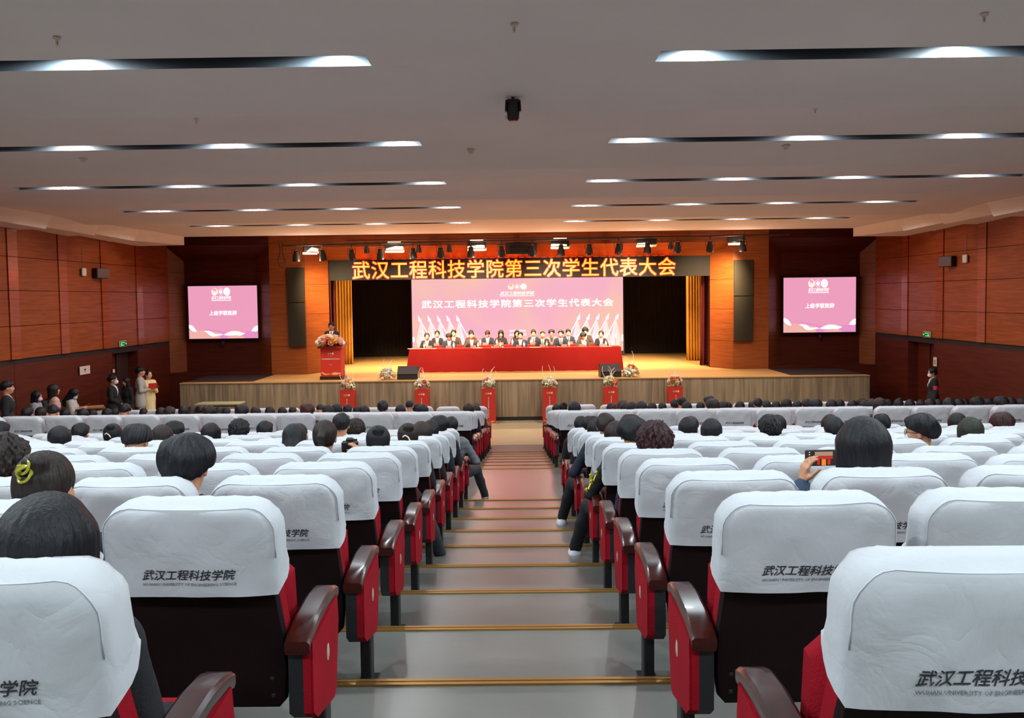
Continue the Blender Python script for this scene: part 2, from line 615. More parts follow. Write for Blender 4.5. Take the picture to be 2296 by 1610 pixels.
class Pose:
    """joints of a figure that faces +Y; z = 0 is the floor under its feet"""

    def __init__(s, kind='sit', h=1.0, lean=0.0, female=False, yaw=0.0, nod=0.0, tilt=0.0, arms='lap', slim=1.0):
        s.female, s.h, s.kind, s.slim = female, h, kind, slim
        sw = (0.152 if female else 0.178) * slim
        hw = 0.095 if female else 0.09
        if kind == 'sit':
            s.pel = V(0, 0.0, 0.545)
            knee_y, knee_z, an_y = 0.46, 0.52, 0.50
            s.knee = [V(-0.12, knee_y, knee_z), V(0.12, knee_y, knee_z)]
            s.ank = [V(-0.12, an_y, 0.085), V(0.12, an_y, 0.085)]
            s.hip = [V(-hw, 0.02, 0.54), V(hw, 0.02, 0.54)]
        else:
            s.pel = V(0, 0, 0.93)
            s.hip = [V(-hw, 0, 0.88), V(hw, 0, 0.88)]
            s.knee = [V(-hw - 0.01, 0.02, 0.48), V(hw + 0.01, 0.02, 0.48)]
            s.ank = [V(-hw - 0.015, -0.03, 0.085), V(hw + 0.015, -0.03, 0.085)]
        t = V(0, math.sin(lean), math.cos(lean))
        s.chest = s.pel + t * 0.30
        s.neck0 = s.pel + t * 0.50
        s.sh = [s.pel + t * 0.455 + V(-sw, 0, 0), s.pel + t * 0.455 + V(sw, 0, 0)]
        hd = V(0, math.sin(lean * 0.4 + nod * 0.35), math.cos(lean * 0.4 + nod * 0.35))
        s.head = s.neck0 + hd * 0.168 + V(0, 0.018, 0)
        s.HM = Matrix.Rotation(yaw, 3, 'Z') @ Matrix.Rotation(-nod, 3, 'X') @ Matrix.Rotation(tilt, 3, 'Y')
        s.t = t
        c = s.chest
        s.hand = []
        if arms == 'lap':
            s.elb = [s.sh[0] + V(-0.06, 0.03, -0.27), s.sh[1] + V(0.06, 0.03, -0.27)]
            s.wri = [V(-0.13, 0.27, 0.66), V(0.13, 0.27, 0.66)]
            for i in (0, 1):
                s.hand.append((s.wri[i], V(0.35 * (1 - 2 * i), 0.9, -0.15), V(0, 0, -1), -1 if i else 1, 0.35))
        elif arms == 'table':
            s.elb = [s.sh[0] + V(-0.09, 0.12, -0.25), s.sh[1] + V(0.09, 0.12, -0.25)]
            s.wri = [V(-0.13, 0.42, 0.79), V(0.13, 0.42, 0.79)]
            for i in (0, 1):
                s.hand.append((s.wri[i], V(0.75 * (1 - 2 * i), 0.65, -0.02), V(0, 0, -1), -1 if i else 1, 0.3))
        elif arms == 'down':
            s.elb = [s.sh[0] + V(-0.05, -0.02, -0.28), s.sh[1] + V(0.05, -0.02, -0.28)]
            s.wri = [s.elb[0] + V(-0.005, 0.05, -0.245), s.elb[1] + V(0.005, 0.05, -0.245)]
            for i in (0, 1):
                s.hand.append((s.wri[i], V(0, 0.1, -1), V(1 - 2 * i, 0, 0), -1 if not i else 1, 0.4))
        elif arms == 'front':       # forearms raised in front of the waist
            s.elb = [s.sh[0] + V(-0.05, 0.02, -0.27), s.sh[1] + V(0.05, 0.02, -0.27)]
            s.wri = [s.elb[0] + V(0.10, 0.22, 0.03), s.elb[1] + V(-0.10, 0.22, 0.03)]
            for i in (0, 1):
                s.hand.append((s.wri[i], V(0.5 * (1 - 2 * i), 0.85, 0.05), V(1 - 2 * i, 0, 0.2), 1 if not i else -1, 0.8))
        elif arms == 'clasp':       # hands joined low in front
            s.elb = [s.sh[0] + V(-0.06, 0.03, -0.27), s.sh[1] + V(0.06, 0.03, -0.27)]
            s.wri = [s.elb[0] + V(0.17, 0.16, -0.15), s.elb[1] + V(-0.17, 0.16, -0.15)]
            for i in (0, 1):
                s.hand.append((s.wri[i], V(0.6 * (1 - 2 * i), 0.25, -0.7), V(0, -1, -0.1), 1 if not i else -1, 0.5))
        elif arms == 'phone':       # left hand beside the face holding a phone up, right hand in the lap
            s.elb = [s.sh[0] + V(-0.11, 0.14, -0.21), s.sh[1] + V(0.06, 0.03, -0.27)]
            s.wri = [s.sh[0] + V(-0.035, 0.30, 0.0), V(0.13, 0.27, 0.66)]
            s.hand.append((s.wri[0], V(0.16, -0.05, 1.0), V(1.0, 0.1, 0.0), -1, 0.65))
            s.hand.append((s.wri[1], V(-0.35, 0.9, -0.15), V(0, 0, -1), -1, 0.35))
        elif arms == 'camera':      # right hand holds a camera beside the face
            s.elb = [s.sh[0] + V(-0.06, 0.03, -0.27), s.sh[1] + V(0.08, 0.16, -0.20)]
            s.wri = [V(-0.13, 0.27, 0.66), s.sh[1] + V(0.06, 0.30, 0.0)]
            s.hand.append((s.wri[0], V(0.35, 0.9, -0.15), V(0, 0, -1), 1, 0.35))
            s.hand.append((s.wri[1], V(-0.18, -0.1, 1.0), V(-1.0, 0.3, 0.0), 1, 0.9))
        elif arms == 'read':        # both hands hold something small in front of the chest
            s.elb = [s.sh[0] + V(-0.04, 0.06, -0.27), s.sh[1] + V(0.04, 0.06, -0.27)]
            s.wri = [s.elb[0] + V(0.12, 0.20, 0.09), s.elb[1] + V(-0.12, 0.20, 0.09)]
            for i in (0, 1):
                s.hand.append((s.wri[i], V(0.35 * (1 - 2 * i), 0.75, 0.5), V(1 - 2 * i, 0, 0.2), 1 if not i else -1, 0.7))
        s.arms = arms

    def bounds(s, m=0.05):
        ps = [s.head + V(.16, .16, .17), s.head - V(.16, .16, .16), s.pel - V(.22, .18, .15), s.pel + V(.22, .16, 0)]
        ps += [p + V(.1, .1, .05) for p in s.sh + s.elb] + [p - V(.1, .1, .05) for p in s.sh + s.elb]
        for w, d, *_ in s.hand:
            e = w + Vector(d).normalized() * 0.2
            ps += [e + V(.05, .05, .05), e - V(.05, .05, .05), w]
        ps += [p + V(.09, .25, .0) for p in s.ank] + [p - V(.09, .13, .085) for p in s.ank] + [p + V(.1, .1, .1) for p in s.knee]
        lo = [min(p[i] for p in ps) - m for i in range(3)]
        hi = [max(p[i] for p in ps) + m for i in range(3)]
        return lo, hi

    def hp(s, x, y, z):
        return s.head + s.HM @ V(x, y, z)


def f_torso(f, P, g=0.0, k=0.05):
    w = P.slim
    tw = (0.135 if P.female else 0.155) * w
    f.cap(P.pel + V(-.07, 0, 0), P.pel + V(.07, 0, 0), .105 + g, k=k)
    f.cap(P.pel + P.t * .10 + V(-.06 * w, 0, 0), P.pel + P.t * .10 + V(.06 * w, 0, 0), .098 + g, k=k)
    f.cap(P.chest + V(-tw + .09, 0, 0), P.chest + V(tw - .09, 0, 0), .112 + g, k=k)
    f.cap(P.pel + P.t * .41 + V(-tw + .06, 0, 0), P.pel + P.t * .41 + V(tw - .06, 0, 0), .092 + g, k=k)
    f.cap(P.sh[0] * .85 + P.sh[1] * .15, P.sh[1] * .85 + P.sh[0] * .15, .060 + g, k=k)
    if P.female:
        for sx in (-1, 1):
            f.ell(P.chest + V(sx * .065, .085, .03), (.055 + g, .05 + g, .055 + g), k=.04)
    else:
        f.cap(P.chest + V(-.07, .035, .06), P.chest + V(.07, .035, .06), .075 + g, k=.05)


def f_arms(f, P, g=0.0, to=1.0):
    for i in (0, 1):
        f.cap(P.sh[i], P.elb[i], .049 + g, .037 + g, k=.04)
        w = P.elb[i].lerp(P.wri[i], to)
        f.cap(P.elb[i], w, .037 + g, .026 + g + (.004 if g else 0), k=.025)


def f_legs(f, P, g=0.0, to=1.0):
    for i in (0, 1):
        f.cap(P.hip[i], P.knee[i], .088 + g, .058 + g, k=.04)
        f.cap(P.knee[i], P.knee[i].lerp(P.ank[i], 0.4), .052 + g, .050 + g, k=.03)
        f.cap(P.knee[i].lerp(P.ank[i], 0.4), P.knee[i].lerp(P.ank[i], to), .050 + g, (.034 if to == 1.0 else .042) + g, k=.03)


HS = 1.08


class _HeadScaled:
    def __init__(s, f):
        s.f = f

    def ell(s, c, r, k=.03, M=None):
        s.f.ell(c, tuple(x * HS for x in r), k=k, M=M)

    def cap(s, a, b, ra, rb=None, k=.03):
        s.f.cap(a, b, ra * HS, (ra if rb is None else rb) * HS, k=k)


def f_head(f0, P):
    M = P.HM
    H = lambda x, y, z: P.hp(x * HS, y * HS, z * HS)
    f = _HeadScaled(f0)
    f.ell(H(0, -.008, .035), (.074, .093, .084), k=.03, M=M)
    f.ell(H(0, .022, -.02), (.062, .068, .082), k=.03, M=M)
    f.ell(H(0, .045, -.072), (.036, .036, .030), k=.03, M=M)       # jaw and chin
    f.cap(H(0, .088, .018), H(0, .104, -.022), .009, .013, k=.012)  # nose
    f.cap(H(-.018, .086, -.052), H(.018, .086, -.052), .009, k=.010)  # mouth
    for sx in (-1, 1):
        f.cap(H(sx * .018, .080, .032), H(sx * .044, .070, .032), .010, k=.012)   # brow
        f.ell(H(sx * .078, -.004, -.006), (.010, .022, .034), k=.008, M=M)      # ear
        f.ell(H(sx * .040, .066, -.025), (.022, .020, .020), k=.02, M=M)        # cheek
    f0.cap(P.neck0 + V(0, -.005, -.03), P.head + P.HM @ V(0, -.025, -.06), .056, .052, k=.03)


def body_mesh(P, vox, m):
    lo, hi = P.bounds()
    f = Field(lo, hi, vox)
    f_torso(f, P)
    f_arms(f, P)
    f_legs(f, P)
    for i in (0, 1):
        f.cap(P.ank[i] + V(0, -.03, -.045), P.ank[i] + V(0, .12, -.055), .034, .028, k=.02)
    f_head(f, P)
    for (w, d, n, sd, curl) in P.hand:
        for (a, b, ra, rb) in hand_prims(w, d, n, sd, curl):
            f.cap(a, b, ra, rb, k=.006)
    return f.mesh('body', m, adapt=.05)


def cut_below(P0, nrm):
    """keeps the side where (p-P0).nrm < 0"""
    n, c = Vector(nrm).normalized(), Vector(P0)
    return lambda X, Y, Z, D: np.maximum(D, (X - c.x) * n.x + (Y - c.y) * n.y + (Z - c.z) * n.z)


def top_mesh(P, vox, m, style='suit', g=.016, length=0.0, vneck=None):
    """jacket, hoodie, puffer or shirt over the torso and the arms"""
    lo, hi = P.bounds()
    f = Field(lo, hi, vox)
    if style == 'shirt':
        g = .008
    f_torso(f, P, g)
    f_arms(f, P, g, .93)
    if length and P.kind != 'sit':
        for q in range(5):
            zq = -length * q / 4
            f.cap(P.pel + V(-.07, 0, zq), P.pel + V(.07, 0, zq), .108 + g + .002 * q, k=.05)
    # collar ring
    f.cap(P.neck0 + V(0, -.01, -.035), P.neck0 + P.t * (.02 if style != 'hood' else .035), .060 + g * .5, .058 + g * .3, k=.02)
    if style == 'hood':
        f.ell(P.neck0 + V(0, -.085, -.02), (.115, .055, .06), k=.04)
    if style == 'puffer':
        f.fn(lambda X, Y, Z, D: D + .004 * np.cos(Z * 2 * PI / .075))
    elif style != 'shirt':
        f.fn(lambda X, Y, Z, D: D + .003 * np.sin(Z * 45 + 30 * X) * np.sin(Y * 40 + X * 17))
    # neck hole
    f.cap(P.neck0 + P.t * -.005, P.neck0 + P.t * .12, .052, .075, k=0, sub=True)
    if vneck:                                     # open front showing the shirt
        z0 = P.pel.z + vneck * 0.50
        c = P.neck0
        def vcut(X, Y, Z, D):
            half = np.clip((Z - z0) / (c.z - z0 + 1e-6), 0, 1.3) * .062
            wedge = np.maximum(np.maximum(np.abs(X) - half, z0 - Z), (c.y + 0.0) - Y - (c.z - Z) * .0 + .0)
            return np.maximum(D, -wedge)
        f.fn(vcut)
    if P.kind == 'sit':
        f.fn(cut_below(P.pel + V(0, 0, -.06), (0, 0, -1)))
    elif not length:
        f.fn(cut_below(P.pel + V(0, 0, -.10), (0, 0, -1)))
    else:
        f.fn(cut_below(P.pel + V(0, 0, -length - .05), (0, 0, -1)))
    return f.mesh('jacket' if style != 'shirt' else 'shirt', m, adapt=.12)


def leg_mesh(P, vox, m, g=.014):
    lo, hi = P.bounds()
    f = Field(lo, hi, vox)
    f.cap(P.pel + V(-.07, 0, -.02), P.pel + V(.07, 0, -.02), .108 + g, k=.04)
    f_legs(f, P, g, .93)
    f.fn(lambda X, Y, Z, D: D + .0025 * np.sin(Z * 60) * np.sin(Y * 45 + X * 20))
    if P.kind == 'stand':
        f.fn(cut_below(P.pel + V(0, 0, .07), (0, 0, 1)))
    return f.mesh('trousers', m, adapt=.2)


def dress_mesh(P, vox, m):
    lo, hi = P.bounds()
    f = Field([lo[0] - .1, lo[1] - .1, 0], [hi[0] + .1, hi[1] + .1, hi[2]], vox)
    f_torso(f, P, .010)
    f_arms(f, P, .010, .9)
    f.cap(P.pel, P.pel + V(0, 0, -.80), .135, .20, k=.05)
    f.fn(lambda X, Y, Z, D: D + np.where(Z < P.pel.z, .010 * np.sin(np.arctan2(Y, X) * 14), 0) * np.clip((P.pel.z - Z) * 2, 0, 1))
    f.cap(P.neck0 + V(0, 0, -.04), P.neck0 + P.t * .03, .058, .056, k=.015)
    f.cap(P.neck0, P.neck0 + P.t * .12, .050, .07, k=0, sub=True)
    f.fn(cut_below(V(0, 0, .06), (0, 0, -1)))
    return f.mesh('dress', m, adapt=.1)


def shoe_mesh(P, i, vox, m, chunk=0.0):
    a = P.ank[i]
    f = Field([a.x - .1, a.y - .12, -.02], [a.x + .1, a.y + .26, .2], vox)
    f.cap(a + V(0, -.035, -.035), a + V(0, .03, -.03), .045 + chunk, .042 + chunk, k=.02)
    f.cap(a + V(0, .03, -.04), a + V(0, .15, -.05), .042 + chunk, .034 + chunk, k=.02)
    f.fn(cut_below(V(0, 0, .004), (0, 0, -1)))
    f.fn(cut_below(V(0, 0, .115), (0, 0, 1)))
    return f.mesh('shoe', m)


def hair_mesh(style, vox, m, seed=0, M=None):
    """hair in head coordinates (face towards +Y, origin at the head joint)"""
    rs = np.random.RandomState(seed)
    drop = {'long': .36, 'bob': .18}.get(style, .0)
    f = Field([-.17, -.19, -.17 - drop], [.17, .16, .19], vox)
    puff = {'short': .014, 'crop': .006, 'puffy': .027, 'curly': .032, 'long': .014, 'bob': .015, 'bun': .014, 'pony': .014,
            'side': .018}[style]
    f.ell((0, -.014, .038), (.076 + puff, .097 + puff * .9, .088 + puff * .85), k=.02)
    if style in ('short', 'puffy', 'curly', 'side', 'crop'):
        f.ell((0, -.050, .002), (.066 + puff * .45, .060 + puff * .45, .066), k=.03)
        if style in ('puffy', 'side'):
            for sx in (-1, 1):
                f.ell((sx * .045, -.01, .05), (.055 + puff * .6, .09, .075 + puff * .4), k=.02)
        if style != 'crop':
            f.ell((.01, .062, .075), (.062, .040 + puff * .5, .036), k=.03)
        # hairline over the ears and at the nape
        nape = {'crop': -.012, 'short': -.040, 'side': -.034, 'puffy': -.036, 'curly': -.048}[style]
        f.fn(lambda X, Y, Z, D: np.maximum(D, (nape + .42 * np.clip(Y + .075, 0, .2)) - Z + .30 * np.clip(np.abs(X) - .045, 0, 1)))
        # face opening
        f.ell((0, .125, -.008), (.070, .088, .108), k=0, sub=True)
    elif style in ('long', 'bob'):
        f.cap((0, -.035, .02), (0, -.045, -.13 - drop), .080 + puff * .7, .085 + puff * .3, k=.03)
        for sx in (-1, 1):
            f.cap((sx * .055, .01, .03), (sx * .068, .0, -.12 - drop), .036 + puff * .4, .034, k=.03)
        f.ell((0, .13, -.025), (.056, .095, .105), k=0, sub=True)
        f.cap((0, .02, -.06), (0, .03, -.4), .052, .07, k=0, sub=True)
    else:
        f.ell((0, -.045, -.01), (.072, .062, .075), k=.03)
        f.fn(lambda X, Y, Z, D: np.maximum(D, (-.055 + .35 * np.clip(Y + .06, 0, .2)) - Z))
        f.ell((0, .130, .000), (.069, .088, .112), k=0, sub=True)
        if style == 'bun':
            f.ell((.012, -.085, .105), (.042, .040, .036), k=.015)
        else:
            f.cap((0, -.105, .06), (0, -.135, .02), .026, .030, k=.01)
            f.cap((0, -.135, .02), (.01, -.120, -.13), .030, .014, k=.012)
    # strands running down from the crown
    ph = rs.rand(8) * 6.28
    fr = rs.randint(9, 34, 8)
    amp = {'curly': .006, 'puffy': .0035, 'short': .0032, 'side': .0032, 'crop': .0014}.get(style, .0016)

    def strands(X, Y, Z, D):
        a = np.arctan2(X - .01, -(Y + .03)) + 0 * Z
        w = 0
        for i in range(8):
            w = w + np.sin(a * fr[i] + ph[i] + Z * (18 if style != 'curly' else 60) * (1 if i % 2 else -1))
        if style == 'curly':
            w = w + 3 * np.sin(X * 160 + ph[0]) * np.sin(Y * 150 + ph[1]) * np.sin(Z * 170)
        r = np.sqrt(X * X + (Y + .03) ** 2)
        lump = .007 * np.sin(X * 38 + ph[2]) * np.sin(Y * 33 + ph[3]) * np.sin(Z * 36 + ph[4]) if style in ('short', 'side', 'puffy', 'curly') else 0
        return D + amp * w * .35 * np.clip(r / .04, 0, 1) + lump
    f.fn(strands)
    # hollow where the head is so that the shell sits on it
    return f.mesh('hair', m, smooth_it=1)

# ------------------------------------------------------------------ materials of the hall
def veneer(name, c1, c2, rough, coat=0.0, spec=0.5):
    return wood(name, c1, c2, rough, grain=(0.5, 0.5, 9), scale=2.6, coat=coat, bump=0.03, spec=spec)


M_VEN = veneer('red_brown_veneer', '78330f', '96481a', 0.42, spec=.3)
M_VEN2 = veneer('orange_brown_veneer', '82411a', '9b5424', 0.42, spec=.3)
M_VEND = veneer('dark_red_veneer', '46170c', '5a2010', 0.5, spec=.25)
M_STRIP = veneer('glossy_red_veneer', '82381a', '9a4622', 0.26, 0.15, spec=.4)
M_JAMB = veneer('brown_jamb_veneer', '6f3618', '85451f', 0.45)
M_GAP = mat('dark_joint', (0.012, 0.006, 0.004), 0.8)
M_WHITE = mat('ceiling_paint', 'f3ece4', 0.85, var=0.03, var_scale=0.8)
M_COVE = mat('cove_paint', 'efe4d6', 0.8, var=0.03)
M_BLACK = mat('black_paint', (0.012, 0.013, 0.016), 0.55)
M_SLOT = mat('slot_lining', (0.030, 0.036, 0.042), 0.5)
M_FLOOR = mat('grey_sheet_floor', '6f6e69', 0.30, var=0.07, var_scale=1.6, bump=0.04, bump_scale=18, spec=0.5, coat=0.5, crough=0.30)
M_FLOOR2 = mat('beige_sheet_floor', 'a89878', 0.4, var=0.05, var_scale=2.0)
M_BRASS = mat('brass_nosing', 'b08a4a', 0.38, 0.75)
M_NOSRED = mat('red_nosing_line', '8a3a2c', 0.5)
M_APRON = wood('grey_oak_laminate', '6f604c', '9c8a6e', 0.5, grain=(7, 7, 0.35), scale=1.5, bump=0.03)
M_DECK = wood('stage_deck_oak', 'b58a52', 'cfa66a', 0.42, grain=(0.35, 7, 7), scale=1.4, bump=0.02)
M_BACKDROP = mat('black_curtain_flat', '1c120c', 0.95, var=0.15, var_scale=3)

XL = lambda Y: -10.92 - (27 - Y) * 0.0215
XR = lambda Y: 11.08 + (27 - Y) * 0.0144

# ------------------------------------------------------------------ floor: two raked tiers
NOS1 = [(3.654 + 0.9 * k, 1.835 - 0.1129 * k) for k in range(-5, 9)]      # (nosing Y, level behind it)
NOS2 = [(13.437 + 0.9 * j, 0.819 - 0.117 * j) for j in range(7)]
NOSE = NOS1 + NOS2


def floor_z(Y):
    z = 0.0
    for y, lev in reversed(NOSE):
        if Y < y:
            z = lev
    return z


fl = MB()
prev = -5.0
for (y, lev) in NOSE:
    fl.quad((-12, prev, lev), (12, prev, lev), (12, y, lev), (-12, y, lev))
    nxt = floor_z(y + 0.01)
    fl.quad((-12, y, lev), (12, y, lev), (12, y, nxt), (-12, y, nxt))
    prev = y
fl.quad((-12, prev, 0), (12, prev, 0), (12, 20.45, 0), (-12, 20.45, 0))
fl.quad((-12, 20.45, 0), (12, 20.45, 0), (12, 28, 0), (-12, 28, 0), 1)
floor = struct('floor', fl, [M_FLOOR, M_FLOOR2])
for (y, lev) in NOSE:
    if y < 0.5:
        continue
    nb = MB().bx(-0.97, 0.87, y - 0.052, y - 0.030, lev, lev + 0.009)
    nb.bx(-0.97, 0.87, y - 0.030, y - 0.018, lev, lev + 0.006, 1)
    nb.bx(-0.97, 0.87, y - 0.018, y + 0.006, lev, lev + 0.009)
    nb.bx(-0.97, 0.87, y, y + 0.006, lev - 0.022, lev)
    nb.build('step_nosing', [M_BRASS, M_NOSRED], floor)
gr = MB()
for i in range(44):
    gr.bx(-1.7 + i * 0.06, -1.7 + i * 0.06 + 0.034, 24.13, 24.17, 0.0, 0.004)
g_ = gr.build('drain_grille_slots', M_BLACK, floor)
g_['kind'] = 'stuff'


# ------------------------------------------------------------------ walls
def panelled(parent, p0, p1, zs, m, gap=0.012, proud=0.022, inward=1, name='wall_panel', cols=1, skip=()):
    """veneer panels on the vertical plane through p0-p1 (XY pairs), one object per panel"""
    a, b = Vector((*p0, 0)), Vector((*p1, 0))
    d = (b - a)
    L = d.length
    d.normalize()
    n = Vector((-d.y, d.x, 0)) * inward
    for c in range(cols):
        u0, u1 = L * c / cols + gap / 2, L * (c + 1) / cols - gap / 2
        for r in range(len(zs) - 1):
            if (c, r) in skip:
                continue
            z0, z1 = zs[r] + gap / 2, zs[r + 1] - gap / 2
            q = [a + d * u0, a + d * u1]
            vs = [(*(p.xy + n.xy * o), z) for o in (0, proud) for p, z in ((q[0], z0), (q[1], z0), (q[1], z1), (q[0], z1))]
            MB().add(vs, [(3, 2, 1, 0), (4, 5, 6, 7), (0, 1, 5, 4), (1, 2, 6, 5), (2, 3, 7, 6), (3, 0, 4, 7)]).build(name, m, parent)


ZS = [2.26, 2.99, 3.77, 4.51, 5.25]
DOOR = (23.35, 24.85, 2.10)
for side, XF in (('left', XL), ('right', XR)):
    sg = -1 if side == 'left' else 1
    w = MB()
    def wq(y0, y1, z0, z1, mi=0):
        w.quad((XF(y0), y0, z0), (XF(y1), y1, z0), (XF(y1), y1, z1), (XF(y0), y0, z1), mi)
    wq(-5, DOOR[0], -.1, 6.4); wq(DOOR[1], 28, -.1, 6.4); wq(DOOR[0], DOOR[1], DOOR[2], 6.4)
    # outer skin keeps the wall a closed slab
    w.quad((XF(-5) + sg * .5, -5, -.1), (XF(28) + sg * .5, 28, -.1), (XF(28) + sg * .5, 28, 6.4), (XF(-5) + sg * .5, -5, 6.4))
    for y in DOOR[:2]:
        w.quad((XF(y), y, 0), (XF(y) + sg * .45, y, 0), (XF(y) + sg * .45, y, DOOR[2]), (XF(y), y, DOOR[2]), 1)
    w.quad((XF(DOOR[0]), DOOR[0], DOOR[2]), (XF(DOOR[1]), DOOR[1], DOOR[2]), (XF(DOOR[1]) + sg * .45, DOOR[1], DOOR[2]), (XF(DOOR[0]) + sg * .45, DOOR[0], DOOR[2]), 1)
    wall = struct('wall_' + side, w, [M_GAP, M_VEND])
    strips = [16.9, 18.95, 20.95, 22.97, 24.97]
    edges = [27.0] + sorted(strips, reverse=True) + [14.9, 12.9]
    for i in range(len(edges) - 1):
        y1 = edges[i] - (0.17 if edges[i] in strips else 0)
        y0 = edges[i + 1] + (0.17 if edges[i + 1] in strips else 0)
        panelled(wall, (XF(y0), y0), (XF(y1), y1), ZS, M_VEN, inward=(-1 if side == 'left' else 1), proud=.05)
    for y in strips:     # narrow glossy cover strips between the panel bays
        tw = 0.012 * sg
        panelled(wall, (XF(y - .165) + tw, y - .165), (XF(y + .165) - tw, y + .165), ZS, M_STRIP, inward=(-1 if side == 'left' else 1), proud=.085, name='cover_strip')
    # plain veneer further back in the hall, and the dark dado below
    panelled(wall, (XF(-4.9), -4.9), (XF(12.9), 12.9), ZS, M_VEN, inward=(-1 if side == 'left' else 1), proud=.05, cols=8)
    for (y0, y1) in ((-4.9, 5), (5, 12.9), (12.9, 18.95), (18.95, DOOR[0]), (DOOR[1], 27)):
        panelled(wall, (XF(y0), y0), (XF(y1), y1), [0.0, 2.15], M_VEND, inward=(-1 if side == 'left' else 1), proud=.015, name='dado_panel')
    d = MB()
    xd = XF(24.1) + sg * .30
    d.bx(xd - .025, xd + .025, DOOR[0] + .02, 24.08, 0.01, DOOR[2] - .03)
    do = struct('door_1' if side == 'left' else 'door_2', d, M_VEND)
    MB().bx(xd - sg * .02 - .03, xd - sg * .02 + .03, 24.12, DOOR[1] - .02, 0.01, DOOR[2] - .03).build('door_leaf', mat('dark_door', '2c1410', .6) if side == 'left' else M_VEND, do)
    hb = MB().bx(xd - sg * .045 - .02, xd - sg * .045 + .02, 24.0, 24.03, .9, 1.15)
    hb.build('door_handle', mat('steel', 'a0a0a0', .3, .9), do)
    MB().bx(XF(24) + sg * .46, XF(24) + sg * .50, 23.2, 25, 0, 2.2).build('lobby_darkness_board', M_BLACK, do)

wb = MB().bx(-12, 12, -5.1, -5.0, -.1, 6.4)
struct('wall_back', wb, mat('rear_wall_paint', 'e4e0d8', .9))
top_ = MB().bx(-12, 12, 24.9, 40, 6.4, 6.5).bx(-12, 12, -5, 25, 6.4, 6.5)
struct('roof_slab', top_, M_BLACK)

# ------------------------------------------------------------------ front wall with two niches and the proscenium
FY = 27.0
wf = MB()
wf.bx(-11.6, 11.8, 28.9, 29.0, 5.0, 6.4)         # closes the void over the header
wf.bx(-11.6, -6.05, 28.0, 28.1, 0, 6.4)
wf.bx(6.12, 11.8, 28.0, 28.1, 0, 6.4)
wf.bx(-6.05, 6.12, 28.0, 28.1, 4.8, 6.4)
wf.bx(-11.6, -9.55, 26.9, 27.0, 0, 1.2)
wf.bx(9.8, 11.8, 26.9, 27.0, 0, 1.2)
front = struct('wall_front', wf, M_VEND)
STZ = 1.178                                        # stage level


def quad_panel(a, b, c, d, m, name='wall_panel', parent=None):
    """thin slab on the quad a b c d (counter-clockwise seen from the hall)"""
    a, b, c, d = map(Vector, (a, b, c, d))
    n = (b - a).cross(d - a).normalized() * 0.02
    vs = [p for p in (a, b, c, d)] + [p - n for p in (a, b, c, d)]
    return MB().add(vs, [(0, 1, 2, 3), (7, 6, 5, 4), (0, 4, 5, 1), (1, 5, 6, 2), (2, 6, 7, 3), (3, 7, 4, 0)]).build(name, m, parent or front)


ZP = [STZ, 2.05, 3.05, 3.98, 4.75, 5.25, 6.38]


def vert_panels(xa, ya, xb, yb, m, zs=ZP, ztop=None):
    for r in range(len(zs) - 1):
        z0, z1 = zs[r] + .004, zs[r + 1] - .004
        quad_panel((xa, ya, z0), (xb, yb, z0), (xb, yb, z1), (xa, ya, z1), m)


# flats beside the proscenium
vert_panels(-7.72, FY, -6.60, FY, M_VEN2)
vert_panels(6.64, FY, 7.74, FY, M_VEN2)
# splayed proscenium reveals and header
IL, IR, IY, IZ, OZ = -6.06, 6.10, 27.8, 4.74, 5.12
for zs_ in ((STZ, 2.05), (2.05, 3.05), (3.05, 3.98)):
    quad_panel((-6.60, FY, zs_[0] + .004), (IL, IY, zs_[0] + .004), (IL, IY, zs_[1] - .004), (-6.60, FY, zs_[1] - .004), M_VEN2)
    quad_panel((IR, IY, zs_[0] + .004), (6.64, FY, zs_[0] + .004), (6.64, FY, zs_[1] - .004), (IR, IY, zs_[1] - .004), M_VEN2)
quad_panel((-6.60, FY, 3.984), (IL, IY, 3.984), (IL, IY, IZ), (-6.60, FY, OZ), M_VEN2)
quad_panel((IR, IY, 3.984), (6.64, FY, 3.984), (6.64, FY, OZ), (IR, IY, IZ), M_VEN2)
for i in range(6):
    xa0, xb0 = -6.60 + (13.24) * i / 6, -6.60 + 13.24 * (i + 1) / 6
    xa1, xb1 = IL + (IR - IL) * i / 6, IL + (IR - IL) * (i + 1) / 6
    quad_panel((xa1 + .004, IY, IZ), (xb1 - .004, IY, IZ), (xb0 - .004, FY, OZ), (xa0 + .004, FY, OZ), M_VEN2)
    quad_panel((xa0 + .004, FY, OZ + .006), (xb0 - .004, FY, OZ + .006), (xb0 - .004, FY, 6.38), (xa0 + .004, FY, 6.38), M_VEN)
